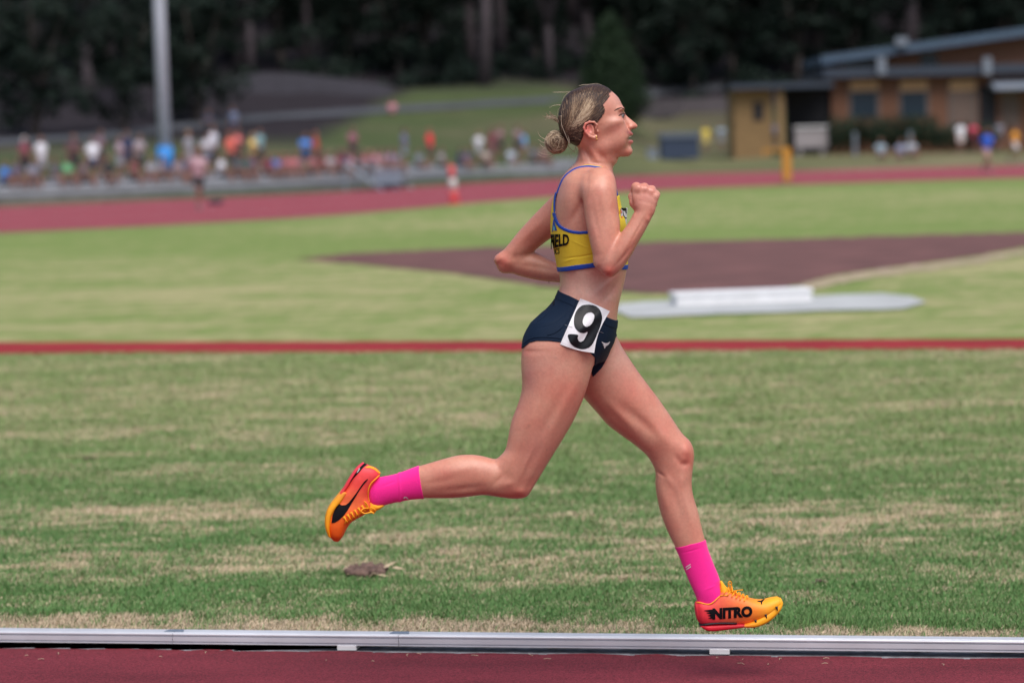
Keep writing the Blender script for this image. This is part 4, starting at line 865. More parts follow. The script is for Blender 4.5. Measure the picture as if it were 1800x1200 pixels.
# low scrub at the wood's edge
bl_ = []
for k in range(260):
    x = rr.uniform(-60, 62); d_ = 0; y = 110
    while outdist(np.array([x]), np.array([y]))[0] < 54: y += 2
    y += rr.uniform(0, 34); s = rr.uniform(.6, 1.5); bl_.append(((x, y, hz(x, y)+s*.4), (s*1.3, s*1.2, s*.8)))
o = leafy('undergrowth', m_leafd, None, bl_, 40000, .22, 6); tag(o, 'dark scrub along the foot of the woods', 'undergrowth', kind='stuff')
# ================================================================== the runner
VX = 0.0018
_c = [np.array(B(x, y, c)) for x in (545, 1300) for y in (135, 1120) for c in (-0.29, 0.31)]
body = Vol(np.min(_c, 0), np.max(_c, 0), VX)
TORSO = [(1016, 289, 1064, 292, 0, .050), (1002, 297, 1074, 301, -.002, .095), (988, 311, 1080, 317, -.002, .135), (980, 330, 1085, 336, -.002, .148),
  (972.5, 357, 1090, 361, 0, .146), (969.5, 387, 1095, 390, 0, .140), (970, 414, 1099, 418, 0, .134), (975, 440, 1102, 447, 0, .129),
  (980.5, 468, 1101, 473, 0, .124), (984, 490, 1098, 492, 0, .119), (983, 509, 1093, 513, 0, .118), (973, 530, 1088, 532, 0, .127),
  (953, 552, 1085, 553, 0, .145), (931, 573, 1083, 575, 0, .160), (919, 600, 1079, 598, 0, .163), (925, 620, 1070, 617, 0, .150),
  (945, 634, 1062, 632, 0, .12)]
NTHIGH = [(925, 590, 1052, 575, -.07, .080), (918, 612, 1052, 600, -.08, .086), (916, 640, 1044, 636, -.083, .085), (917.5, 680, 1034, 674, -.085, .082), (911, 708, 1023, 706, -.086, .078),
  (899, 740, 1008, 739, -.087, .072), (893, 770, 989, 772, -.088, .065), (888, 790, 974, 796, -.088, .059), (878, 802, 957, 824, -.088, .054),
  (872, 806, 940, 852, -.088, .050), (866, 806, 926, 872, -.088, .046), (860, 804.5, 906, 876, -.088, .045), (846, 801, 880, 873.5, -.088, .046), (828, 799, 849, 869.5, -.087, .048),
  (806, 800, 814, 873.5, -.086, .047), (781, 806, 785, 875, -.084, .043), (757, 813, 763, 875, -.082, .037), (735, 819.5, 742, 875, -.08, .032),
  (715, 827, 722, 876.5, -.078, .029), (695, 834, 703, 880, -.076, .027), (675, 838, 684, 884, -.075, .026), (655, 842, 664, 890, -.074, .025)]
FTHIGH = [(985, 600, 1078, 578, .07, .080), (990, 640, 1093, 609, .08, .085), (1008, 676, 1111, 637, .084, .084), (1028, 701, 1127, 660, .085, .081), (1047, 722, 1145, 684, .084, .077),
  (1067, 745, 1160, 704, .083, .071), (1090, 763, 1180, 733, .082, .065), (1115, 781, 1198, 760, .08, .059), (1135, 798, 1214, 777, .078, .055),
  (1146, 814, 1220, 797, .077, .052), (1152, 830, 1217.5, 826, .076, .049), (1152, 850, 1216, 850, .075, .048), (1155, 873, 1219, 872, .073, .047),
  (1161, 900, 1227, 898, .07, .045), (1172, 930, 1234, 928, .066, .040), (1184, 955, 1240, 951, .062, .034), (1193, 973, 1244, 966, .06, .031),
  (1203, 998, 1253, 990, .056, .028), (1214, 1024, 1262, 1012, .053, .028), (1223, 1044, 1266, 1030, .05, .029), (1228, 1060, 1275, 1046, .048, .027)]
def build_skin(v):
    v.loft(TORSO, e=2.25, k=0.01, cap=(1, 0))
    v.loft(NTHIGH, k=0.018, e=2.1); v.loft(FTHIGH, k=0.018, e=2.1)
    v.ell(1052, 327, -.128, (.044, .042, .044), 95, k=.035)
    v.ell(1008, 342, .128, (.046, .040, .040), 95, k=.035)
    # neck
    v.loft([(1000, 304, 1076, 316, 0, .068), (1012, 286, 1076, 300, 0, .056), (1016, 272, 1079, 292, 0, .051), (1016, 259, 1085, 284, 0, .050), (1011, 245, 1086, 272, 0, .052),
            (1008, 225, 1078, 250, 0, .055)], k=0.016)
    # upper arms and forearms
    v.loft([(1036, 306, 1070, 300, -.130, .034), (1029, 314, 1078, 308, -.143, .042), (1023, 330, 1083, 326, -.158, .050), (1023.5, 352, 1085, 349, -.168, .048),
            (1027, 375, 1087, 371, -.176, .044), (1031, 397, 1090, 393, -.184, .041), (1036, 422, 1089, 415, -.191, .039), (1042, 447, 1090, 437, -.197, .036),
            (1049, 463, 1090, 453, -.20, .030)], k=0.018, cap=(1, 0), capf=.6)
    v.loft([(1053, 474, 1064, 444, -.20, .029), (1063, 484, 1070, 438, -.202, .034), (1076, 486.5, 1076, 432, -.203, .036), (1093, 473, 1084, 421, -.205, .038), (1109, 450, 1093, 408, -.207, .037),
            (1121, 428, 1101, 397, -.208, .033), (1131, 411, 1108, 386, -.209, .028), (1140, 394, 1113, 376, -.21, .023), (1147, 380, 1117, 369, -.21, .021), (1151, 369, 1115, 361, -.21, .018)], k=0.012)
    v.loft([(995, 322, 1040, 368, .14, .045), (975, 341, 1015, 385, .160, .047), (950, 366, 990, 410, .182, .044), (928, 389, 967, 420, .200, .040), (910, 409, 948, 434, .215, .037),
            (895, 428, 930, 449, .225, .036), (882, 444, 916, 463, .232, .035), (876, 457, 903, 474, .234, .030)], k=0.014)
    v.loft([(876, 466, 893, 442, .232, .031), (891, 476, 904, 438, .234, .036), (912, 484.5, 924, 438, .234, .038), (943, 492, 948, 446, .230, .036), (970, 495.5, 975, 459, .222, .032),
            (1000, 498, 1003, 467, .210, .026), (1030, 498, 1032, 474, .198, .022), (1046, 497, 1048, 474, .192, .020)], k=0.010)
def head(v):
    v.loft([(1042, 149.8, 1050, 149.8, 0, .009), (1031, 151.3, 1059, 151.5, 0, .027), (1020, 155, 1067, 155, 0, .044), (1006, 162, 1077, 162, 0, .059), (996, 172, 1087, 172, 0, .069), (989, 185, 1093.5, 185, 0, .0755),
            (985, 197, 1096, 197, 0, .0775), (984, 207, 1095, 207, 0, .0765), (984, 217, 1097, 217, 0, .074), (987, 228, 1099, 228, 0, .069), (993, 240, 1100, 240, 0, .063),
            (1005, 250, 1101, 250, 0, .057), (1020, 259, 1103, 260, 0, .051), (1042, 266, 1102, 267, 0, .041), (1060, 271, 1094, 274, 0, .028)], k=0.012, e=2.25, egg=.16, n=72, cap=(0, 0))
    # muzzle, brow, cheekbones, jaw, chin
    v.loft([(1066, 221, 1098, 221, 0, .036), (1066, 230, 1105.5, 230, 0, .036), (1066, 240, 1106, 240, 0, .036), (1066, 250, 1106.5, 250, 0, .034), (1066, 259, 1107, 259, 0, .031),
            (1068, 266, 1109, 266, 0, .027), (1072, 270.5, 1104, 272.5, 0, .020)], k=.016, e=2.0, egg=.2, n=56, cap=(0, 0))
    for s in (-1, 1):
        v.ell(1090, 192.5, s*.026, (.0125, .0055, .022), 8, k=.012)
        v.ell(1077, 216, s*.045, (.030, .011, .018), 12, k=.026)
        v.ell(1062, 257, s*.040, (.034, .014, .013), 20, k=.024)
        v.ell(1097, 204, s*.036, (.011, .0080, .013), 0, k=.010, op='sub')
        v.ell(1088.8, 204.5, s*.0305, (.0130, .0130, .0130), 0, k=.006)
        v.ell(1088, 238, s*.036, (.030, .024, .016), 100, k=.026)
        v.ell(1108, 223.8, s*.0115, (.0085, .0060, .0055), 10, k=.004)  # wing of the nose
        v.ell(1113, 227.6, s*.0065, (.0045, .0022, .0035), 5, k=.001, op='sub')
    # nose
    v.loft([(1082, 198, 1098, 198, 0, .009), (1084, 203, 1100.8, 203, 0, .0080), (1088, 208, 1106.5, 208, 0, .0085), (1090, 213, 1112.6, 213, 0, .0105), (1094, 217.5, 1118, 217.5, 0, .0125),
            (1097, 221.5, 1120.8, 221.5, 0, .0130), (1099, 224.5, 1118.8, 225, 0, .0115), (1100, 227, 1113, 228, 0, .008)], k=.006, cap=(0, 0))
    # lips and the open mouth
    v.loft([(1090, 228.5, 1108.5, 229, 0, .026), (1090, 232, 1110.5, 232, 0, .027), (1090, 235.5, 1113, 235.5, 0, .026), (1090, 238.5, 1111.5, 239, 0, .024)], k=.006, cap=(0, 0), e=2.0, egg=.35)
    v.loft([(1090, 245, 1110, 245.5, 0, .022), (1090, 248.5, 1113.2, 248.5, 0, .024), (1090, 252, 1112.3, 252, 0, .023), (1090, 256, 1108, 256, 0, .020)], k=.006, cap=(0, 0), e=2.0, egg=.35)
    v.ell(1111, 242.3, 0, (.0165, .0045, .024), 14, k=.002, op='sub')
    v.ell(1101, 266, 0, (.0165, .013, .020), 0, k=.012)
    # ears
    for s in (-1, 1):
        v.ell(1037, 229, s*.0765, (.0215, .0125, .006), 100, k=.004, yaw=0)
        v.ell(1038, 226, s*.083, (.012, .0065, .0055), 100, k=.002, op='sub')
        v.caps([(1047, 226, s*.079, .0022), (1049.5, 219.5, s*.079, .0030), (1044, 215, s*.081, .0032), (1036, 214.5, s*.083, .0033), (1029, 218, s*.084, .0034), (1026.5, 225, s*.084, .0034),
                (1029.5, 232.5, s*.083, .0032), (1036, 239.5, s*.081, .0036), (1044.5, 242.5, s*.078, .0044), (1048, 239, s*.077, .0035)], k=.0025)
        v.caps([(1033, 222, s*.081, .0018), (1032, 230, s*.081, .0020), (1038, 236, s*.080, .0022), (1045, 237, s*.078, .002)], k=.002)
        v.ell(1050.5, 231, s*.073, (.006, .0035, .005), 90, k=.003)
def hand(v, s=-1):
    # near fist: back of the hand towards the viewer, knuckles up
    v.loft([(1147.5, 375, 1119, 369, -.210, .014), (1151, 367, 1114, 359, -.211, .0165), (1156, 355, 1111, 347, -.211, .0165), (1157, 346, 1112, 336, -.209, .015), (1155, 341, 1114, 331, -.207, .013)], k=0.010, e=2.5, cap=(0, 1))
    K = [((1122, 332), (1118.5, 329), (1114.5, 337), (1117, 349)), ((1134.5, 333), (1133, 329), (1130, 338), (1130, 351)), ((1145, 337), (1146, 333), (1143, 342), (1141, 354)), ((1152.5, 345), (1154, 342), (1151, 349), (1150, 359))]
    R = (.0128, .0108, .0100, .0092)
    for (k0, k1, k2, k3), r in zip(K, R):
        v.caps([(*k0, -.213, r), (*k1, -.198, r*.98), (*k2, -.168, r*.93)], k=.008)
        v.caps([(*k2, -.168, r*.93), (*k3, -.170, r*.88), (k3[0]-1, k3[1]-3, -.188, r*.82)], k=.002)
    v.caps([(1124, 370, -.205, .013), (1114.5, 357, -.196, .0125), (1111, 345, -.184, .0105), (1114, 339, -.166, .0095), (1123, 338, -.152, .0085)], k=.004)
    # knuckle ridges
def far_hand(v):
    v.loft([(1046, 497, 1048, 474, .190, .020), (1060, 499, 1061, 469, .186, .020), (1072, 499, 1073, 468, .182, .019), (1078, 498, 1079, 470, .180, .016)], k=0.006, e=2.5, cap=(0, 1))
    for y, r in ((472, .0095), (480, .0100), (488, .0095), (495, .0085)):
        v.caps([(1077, y, .190, r), (1083, y+1, .175, r*.95), (1078, y+2, .158, r*.9), (1068, y+2, .160, r*.85)], k=.003)
    v.caps([(1052, 474, .185, .011), (1064, 466, .172, .0105), (1074, 471, .155, .009), (1080, 478, .150, .008)], k=.004)
def muscles(v):
    b = v.brush
    # shoulder blade, back and ribs
    b(1000, 352, -.13, (.045, .026, .06), .006, 75); b(1012, 376, -.14, (.040, .010, .04), -.004, 60)
    b(1030, 335, -.14, (.05, .008, .05), -.004, 80)
    b(1070, 497, -.11, (.040, .009, .05), .004, 38); b(1072, 515, -.10, (.035, .010, .05), -.004, 50); b(1085, 520, -.06, (.035, .010, .05), .002, 75)
    b(1030, 520, -.11, (.05, .02, .05), .003, -30); b(1010, 500, -.11, (.012, .05, .05), -.002, 10)
    # hips
    b(945, 590, -.12, (.045, .035, .05), .005, 30); b(930, 618, -.14, (.045, .008, .05), -.002, 0)
    # near thigh: outer groove, hamstrings, quadriceps
    b(966, 738, -.16, (.085, .015, .05), -0.0042, 62); b(988, 720, -.16, (.09, .016, .05), 0.0031, 60); b(935, 735, -.16, (.07, .016, .05), 0.0027, 72)
    b(912, 800, -.14, (.055, .009, .05), -0.0028, 70); b(924, 815, -.14, (.05, .007, .04), 0.0027, 66); b(942, 800, -.15, (.05, .012, .05), -0.0026, 60)
    b(914, 864, -.125, (.018, .012, .03), 0.0036, 0); b(893, 850, -.13, (.018, .010, .03), 0.0027, 20); b(878, 842, -.13, (.02, .008, .03), -0.0027, 45); b(935, 845, -.125, (.03, .007, .03), -0.0022, 60)
    # near calf
    b(815, 858, -.13, (.055, .009, .04), -0.0024, 6); b(835, 867, -.12, (.05, .008, .04), 0.0010, 0); b(800, 826, -.13, (.045, .014, .04), 0.0027, 10); b(770, 846, -.12, (.04, .009, .03), -0.0012, 8)
    # far thigh and knee
    b(1128, 742, .01, (.075, .015, .05), -0.0052, -42); b(1165, 768, .02, (.040, .020, .05), 0.0065, -50); b(1095, 735, .01, (.06, .012, .05), 0.0033, -48)
    b(1207, 792, .035, (.018, .013, .04), 0.0052, -80); b(1203, 815, .04, (.012, .010, .03), -0.0052, 0); b(1192, 808, .035, (.02, .009, .03), -0.0033, -60); b(1160, 832, .04, (.014, .005, .03), -0.0035, -35)
    b(1177, 845, .03, (.022, .010, .03), 0.0026, -60); b(1200, 845, .03, (.018, .010, .03), 0.0026, 80)
    b(1190, 885, .025, (.06, .012, .04), -0.0032, -76); b(1208, 890, .03, (.06, .008, .04), 0.0026, -78); b(1168, 880, .03, (.04, .012, .04), 0.0026, -75)
    # near arm
    b(1056, 380, -.222, (.050, .010, .03), -.0016, 96); b(1042, 340, -.20, (.030, .008, .03), -.0020, 60); b(1074, 350, -.21, (.028, .010, .03), .0025, 95); b(1083, 405, -.215, (.03, .007, .03), .001, 95)
    b(1120, 405, -.235, (.035, .004, .02), -.0018, 58); b(1095, 452, -.24, (.035, .005, .02), -.0022, 48); b(1052, 430, -.225, (.04, .010, .03), .001, 100)
    b(925, 415, .16, (.07, .010, .04), .002, 42); b(945, 470, .19, (.06, .008, .04), -.002, -10)
    b(1061, 352, -.21, (.035, .012, .03), .002, 90); b(1047, 388, -.22, (.05, .008, .03), -.002, 100); b(1075, 385, -.215, (.05, .012, .03), .002, 98)
    b(1069, 478, -.235, (.014, .012, .03), .004, 0); b(1058, 462, -.235, (.014, .009, .02), -.002, 50); b(1085, 440, -.24, (.03, .014, .03), .003, 60)
    b(1102, 440, -.24, (.06, .006, .02), -.002, 60); b(1112, 420, -.24, (.05, .008, .02), .002, 60); b(1139, 386, -.225, (.006, .008, .015), .0025, 0)
    # far arm
    b(892, 462, .20, (.014, .012, .03), .003, 0); b(905, 452, .20, (.012, .008, .02), -.002, 60)
    # neck muscle and collar bone
    b(1030, 264, -.055, (.030, .006, .035), -.0055, -66); b(1042, 268, -.055, (.045, .008, .035), .0050, -58); b(1058, 272, -.05, (.032, .008, .035), -.0050, -50); b(1022, 272, -.05, (.02, .005, .03), .003, -70)
    b(1068, 283, -.04, (.025, .006, .03), .002, -70); b(1050, 287, -.07, (.03, .006, .03), -.003, -10)
build_skin(body); muscles(body)
head(body); hand(body); far_hand(body)
# ------------------------------------------------------------------ skin colours and materials of the runner
def spots(px, py, base, lst):
    col = np.tile(np.array(base, np.float32), (len(px), 1))
    for x, y, rx, ry, ang, c, a in lst:
        t = math.radians(ang); u = (px-x)*math.cos(t)-(py-y)*math.sin(t); w = (px-x)*math.sin(t)+(py-y)*math.cos(t)
        g = (a*np.exp(-((u/rx)**2+(w/ry)**2)))[:, None]; col = col*(1-g)+np.array(c, np.float32)*g
    return col
SKIN = (.60, .262, .185); RED = (.62, .150, .110); PALE = (.68, .42, .34); DK = (.40, .19, .14); MAUVE = (.50, .25, .22)
SPOTS = [(1040, 500, 60, 36, 0, PALE, .7), (1000, 375, 22, 40, 20, (.60, .29, .22), .4), (960, 640, 50, 34, 0, (.62, .34, .26), .6), (1085, 620, 30, 60, 0, (.63, .36, .28), .6),
  (1070, 477, 14, 12, 0, RED, .85), (885, 462, 14, 14, 0, RED, .6), (1138, 345, 28, 26, 0, (.62, .26, .21), .55), (1146, 376, 8, 14, -20, RED, .35),
  (912, 866, 22, 12, 0, RED, .75), (1209, 800, 14, 26, 0, RED, .6), (925, 618, 9, 9, 0, RED, .35), (928, 665, 16, 26, 0, MAUVE, .45), (783, 835, 22, 12, 10, (.58, .20, .15), .5),
  (930, 748, 3.2, 2.4, 0, DK, .75), (926, 752, 1.8, 1.4, 0, DK, .6), (964, 750, 1.6, 1.4, 0, DK, .5), (977, 629, 2.6, 2, 0, DK, .4), (996, 634, 2.2, 2, 0, DK, .4), (1085, 536, 2, 8, 0, RED, .4),
  (1000, 690, 30, 50, 60, RED, .35), (1110, 690, 40, 26, -50, RED, .35), (1170, 760, 34, 14, -50, RED, .3), (940, 790, 50, 18, 70, MAUVE, .35), (1205, 900, 20, 60, 0, (.60, .27, .2), .3),
  (1205, 818, 7, 5, 0, DK, .3), (1040, 405, 14, 60, 0, (.60, .29, .23), .35), (1110, 440, 40, 8, 60, RED, .25), (920, 420, 50, 14, 45, RED, .3),
  (1032, 226, 10, 13, 0, (.68, .15, .13), .8), (1066, 222, 16, 4, 14, (.66, .40, .31), .25), (860, 845, 120, 40, 10, (.50, .205, .14), .6), (960, 780, 60, 60, 0, (.54, .22, .155), .4), (1190, 870, 30, 70, 10, (.54, .24, .175), .4), (1086, 230, 18, 11, 20, (.62, .24, .19), .5), (1070, 256, 26, 12, 10, (.58, .27, .21), .4), (1078, 208, 9, 6, 0, PALE, .4), (1117, 222, 6, 5, 0, RED, .15), (1113, 224, 2.4, 2.6, 0, DK, .35), (1078, 276, 26, 5, 22, (.50, .20, .15), .5), (1032, 268, 3, 12, 24, (.48, .2, .15), .4),  # tanned legs also darkened for shading; cheekbone highlight painted as a pale band
  (1082, 175, 14, 14, 0, PALE, .4), (1108, 234.8, 7.5, 3.0, -25, (.42, .09, .09), .95), (1109, 250, 7, 3.2, 20, (.42, .09, .09), .95), (1104, 268, 8, 6, 0, RED, .4), (1045, 270, 18, 14, 0, RED, .3),
  (1092, 199.5, 9, 2.2, 12, (.36, .16, .13), .6), (1092, 209.5, 8, 2.5, 0, (.46, .2, .17), .45), (1108, 242.8, 6.5, 3.2, 12, (.05, .012, .012), 1.0), (1113, 227, 2.6, 1.5, 0, (.22, .06, .05), .7)]
m_skin = mat('skin', rough=.36, attr=True, noise_s=120, noise_a=.07, bump=.3, bump_s=350, sss=.12, spec=.45)
t = m_skin.node_tree                                     # second, larger mottling
m_yel = mat('yellow_knit', (.80, .58, .030), .75, bump=.3, bump_s=900, noise_s=30, noise_a=.06)
m_blu = mat('blue_binding', (.006, .055, .38), .6, bump=.2, bump_s=900)
m_navy = mat('navy_lycra', (.0035, .013, .034), .7, bump=.3, bump_s=700, spec=.2)
m_blk = mat('black_print', (.005, .004, .006), .6, spec=.15)
m_wht = mat('white_print', (.75, .75, .77), .5)
m_teal = mat('pale_blue_print', (.12, .55, .62), .6)
m_paper = mat('bib_paper', (.80, .79, .82), .5, noise_s=40, noise_a=.05, bump=.25, bump_s=60)
m_pink = mat('pink_knit', (.95, .006, .28), .8, bump=.5, bump_s=1100, noise_s=500, noise_a=.14, sheen=.2)
m_shoe = mat('shoe_mesh', rough=.55, attr=True, bump=.3, bump_s=900, noise_s=90, noise_a=.07)
m_gold = mat('gold', (.8, .55, .2), .25, metal=1.0)
m_lace = mat('lace', (.95, .38, .01), .7)
m_metal = mat('steel', (.6, .6, .62), .35, metal=1.0)
m_spike = mat('spike', (.015, .02, .03), .4)

BASE = B(1000, 640, 0)
v, q = body.extract()
px, py = topix(v[:, 0], v[:, 1], v[:, 2])
rf = random.Random(77)
for _ in range(70):
    bx_ = rf.choice(((990, 1085, 290, 430), (880, 980, 350, 480), (925, 1030, 610, 800), (1050, 1200, 640, 800), (1160, 1225, 820, 940), (1085, 1145, 370, 460), (760, 900, 810, 870)))
    SPOTS.append((rf.uniform(*bx_[:2]), rf.uniform(*bx_[2:]), rf.uniform(.8, 1.5), rf.uniform(.8, 1.4), 0, DK, rf.uniform(.25, .6)))
colr = spots(px, py, SKIN, SPOTS)
ns = (fbm(v[:, 0]*26+v[:, 1]*9, v[:, 2]*26, 91)-.5); n2_ = (fbm(v[:, 0]*110+v[:, 1]*60, v[:, 2]*110, 93, 3)-.5)
colr *= (1+np.stack([ns*.08+n2_*.05, ns*.36+n2_*.11, ns*.34+n2_*.11], 1))
runner = mesh_obj('person', v-np.array(BASE), q, m_skin, None, True, colr)
runner.location = BASE
tag(runner, 'woman running in yellow and blue crop top, navy briefs and pink socks, wearing number 9', 'person')
bvh_body = BVHTree.FromPolygons([tuple(x) for x in v], [tuple(x) for x in q.tolist()])

def garment(src, name, mt, off, parts, parent=runner, holes=(), folds=()):
    """Cloth grown from the body surface inside union of (polygon, c0, c1) pieces."""
    A = [p for pc in parts for p in pc[0]]
    xs = [p[0] for p in A]; ys = [p[1] for p in A]
    cs = [np.array(B(x, y, c)) for x in (min(xs)-4, max(xs)+4) for y in (min(ys)-4, max(ys)+4) for c in (-.25, .25)]
    w, i0 = src.win(np.min(cs, 0), np.max(cs, 0)); m = None
    for poly, c0, c1 in parts:
        d = mask(src, w, poly, c0, c1); m = d if m is None else np.minimum(m, d)
    for poly, c0, c1 in holes: m = np.maximum(m, -mask(src, w, poly, c0, c1))
    a = -smin(-(src.a[w]-off), -m, .0012)
    sub = Vol.__new__(Vol); sub.vox = src.vox; sub.i0 = i0; sub.bg = src.bg; sub.n = np.array(a.shape); sub.a = a
    for f in folds: sub.brush(*f)
    v, q = sub.extract(); o = mesh_obj(name, v, q, mt, parent)
    return o, BVHTree.FromPolygons([tuple(x) for x in v], [tuple(x) for x in q.tolist()])
def hit(px, py, trees):
    d = ray(px, py).normalized(); best = None
    for t in trees:
        h = t.ray_cast(CAMP, d)
        if h[0] is not None and (best is None or h[3] < best[1]): best = (h[0], h[3], h[1])
    return best
def flat_mesh(polys=None, text=None, weight=0.0, size=1.0):
    """2-D filled shape (vertices, triangles) from outlines, holes allowed, or from letters."""
    if text is not None:
        cu = bpy.data.curves.new('t', 'FONT'); cu.body = text; cu.size = size; cu.offset = weight; cu.resolution_u = 4
    else:
        cu = bpy.data.curves.new('t', 'CURVE'); cu.dimensions = '2D'; cu.fill_mode = 'BOTH'
        for pl in polys:
            s = cu.splines.new('POLY'); s.points.add(len(pl)-1); s.use_cyclic_u = True
            for i, p in enumerate(pl): s.points[i].co = (p[0], p[1], 0, 1)
    ob = bpy.data.objects.new('t', cu); S.collection.objects.link(ob)
    me = bpy.data.meshes.new_from_object(ob.evaluated_get(bpy.context.evaluated_depsgraph_get()))
    bm = bmesh.new(); bm.from_mesh(me); bpy.data.objects.remove(ob); bpy.data.curves.remove(cu); bpy.data.meshes.remove(me)
    return bm
def decal(name, bm, fn, mt, trees, parent, off=.0012, maxlen=2.0, fallback=None):
    """Lay a flat shape on the surface seen at photo pixels fn(x, y)."""
    for v in bm.verts: v.co = Vector((*fn(v.co.x, v.co.y), 0))
    bmesh.ops.remove_doubles(bm, verts=bm.verts, dist=1e-3)
    bmesh.ops.triangulate(bm, faces=bm.faces)
    for _ in range(5):
        es = [e for e in bm.edges if e.calc_length() > maxlen]
        if not es: break
        bmesh.ops.subdivide_edges(bm, edges=es, cuts=1); bmesh.ops.triangulate(bm, faces=bm.faces)
    vs = []; last = None
    for v in bm.verts:
        h = hit(v.co.x, v.co.y, trees)
        if h is None: p = P(v.co.x, v.co.y, last if last else RY-.1)
        else:
            n = h[2] if h[2].dot(ray(v.co.x, v.co.y)) < 0 else -h[2]
            p = h[0]+n*off*.4-ray(v.co.x, v.co.y).normalized()*off*.8; last = h[0].y
        vs.append(p)
    bm.verts.index_update(); fs = [[x.index for x in f.verts] for f in bm.faces]; bm.free()
    return mesh_obj(name, vs, fs, mt, parent, True)
idf = lambda x, y: (x, y)
def crop(x0, y0, s): return lambda x, y: (x/s+x0, y/s+y0)

# ------------------------------------------------------------------ crop top
tv = Vol(np.array([B(955, 480, 0).x, RY-.2, B(1000, 520, 0).z]), np.array([B(1120, 480, 0).x, RY+.2, B(1000, 275, 0).z]), VX)
tv.loft(TORSO, e=2.25, k=.01, cap=(1, 0)); tv.ell(1052, 327, -.128, (.044, .042, .044), 95, k=.035); tv.ell(1008, 342, .128, (.046, .040, .040), 95, k=.035)
for s_ in (-1, 1): tv.ell(1073, 398, s_*.055, (.036, .036, .045), 90, k=.03)
EDGE = [tuple(p) for p in crom([(978, 338), (975.5, 352), (975, 368), (977, 381), (985, 395), (1006, 403), (1031, 403), (1055, 400), (1072, 388), (1079, 366), (1081, 344)], 3)]
lowy = [(1112, 474), (1100, 472), (1045, 465.5), (1010, 470.5), (983, 476), (950, 482)]
top_poly = EDGE+[(1120, 340)]+lowy+[(950, 338)]
WID = [(1120, 385), (950, 372), (950, 300), (1120, 300)]
top, bvh_top = garment(tv, 'crop_top', m_yel, .0030, [(top_poly, -.075, .075), ([(950, 372), (1120, 372)]+lowy, None, None)], holes=())
# cut the armhole out of the full-width piece by building it as a hole-aware union
bpy.data.objects.remove(top)
full = [(950, 374), (975.5, 374)]+[e_ for e_ in EDGE if e_[1] > 374.5]+[(1090, 374), (1120, 374)]+lowy
top, bvh_top = garment(tv, 'crop_top', m_yel, .0030, [(top_poly, -.07, .07), (full, None, None)], folds=[(1012, 452, -.12, (.035, .0022, .05), -.0012, 8), (1035, 448, -.12, (.03, .002, .05), -.0012, 12), (1020, 430, -.13, (.025, .002, .05), .0008, -25), (1030, 415, -.13, (.02, .002, .05), .0010, -40), (1000, 458, -.12, (.02, .002, .05), .001, 20), (985, 420, -.10, (.02, .002, .05), .0008, 70), (1090, 380, -.06, (.02, .002, .05), -.001, 60)])
def strip(edge, w):
    """Band of width w px on the lower/right side of an open edge."""
    out = []
    for i, (x, y) in enumerate(edge):
        x0, y0 = edge[max(i-1, 0)]; x1, y1 = edge[min(i+1, len(edge)-1)]; L = math.hypot(x1-x0, y1-y0)
        out.append((x-(y1-y0)/L*w, y+(x1-x0)/L*w))
    return edge+out[::-1]
hem, _ = garment(tv, 'hem_band', m_blu, .0042, [([(x, y-8) for x, y in lowy]+[(x, y+.5) for x, y in lowy[::-1]], None, None)], parent=top)
ah, _ = garment(tv, 'armhole_binding', m_blu, .0044, [(strip(EDGE[7:25], 5.2), None, None)], parent=top)
ah2, _ = garment(tv, 'armhole_binding', m_blu, .0044, [(strip(EDGE[:8], 3.0), -.07, -.02)], parent=top)
trees_top = [bvh_top, bvh_body]
def surf_tube(name, pts, r, mt, parent, trees, sub=6, off=0.0005, flat=None):
    c = crom(pts, sub); P3 = []
    for x, y in c:
        h = hit(x, y, trees)
        P3.append(h[0]-ray(x, y).normalized()*off if h else P(x, y, P3[-1].y if P3 else RY))
    mb = MB(); mb.tube(P3, r, 8); return mb.build(name, mt, parent, True)
# shoulder strap running over the ridge of the shoulder to the neckline
mb = MB(); pts = [(981.5, 340, -.050), (980.5, 330, -.054), (985.5, 315, -.060), (997.5, 299, -.064), (1014, 288, -.066), (1030, 284.5, -.070), (1046, 286.5, -.072), (1066, 296, -.070), (1080, 318, -.066), (1084, 345, -.062)]
for k, (w_, o_, m_) in enumerate(((.0046, 0, m_blu), (.0024, .0065, m_yel))):
    q_ = [];
    for x, y, c in crom(pts, 5):
        b0 = B(x, y, c+o_); n = bvh_body.find_nearest(b0); q_.append(n[0]+n[1]*.0012)
    mb = MB(); mb.tube(q_, w_, 8); mb.build('shoulder_strap', m_, top, True)
    q_ = []
    for x, y, c in crom(pts, 5):
        b0 = B(x, y, -c-o_); n = bvh_body.find_nearest(b0); q_.append(n[0]+n[1]*.0012)
    mb = MB(); mb.tube(q_, w_, 8); mb.build('shoulder_strap', m_, top, True)
# lettering on the back of the ribs
c2 = crop(860, 270, 4.8)
LT = .0018
bm = flat_mesh(text='FIELD', weight=.035)
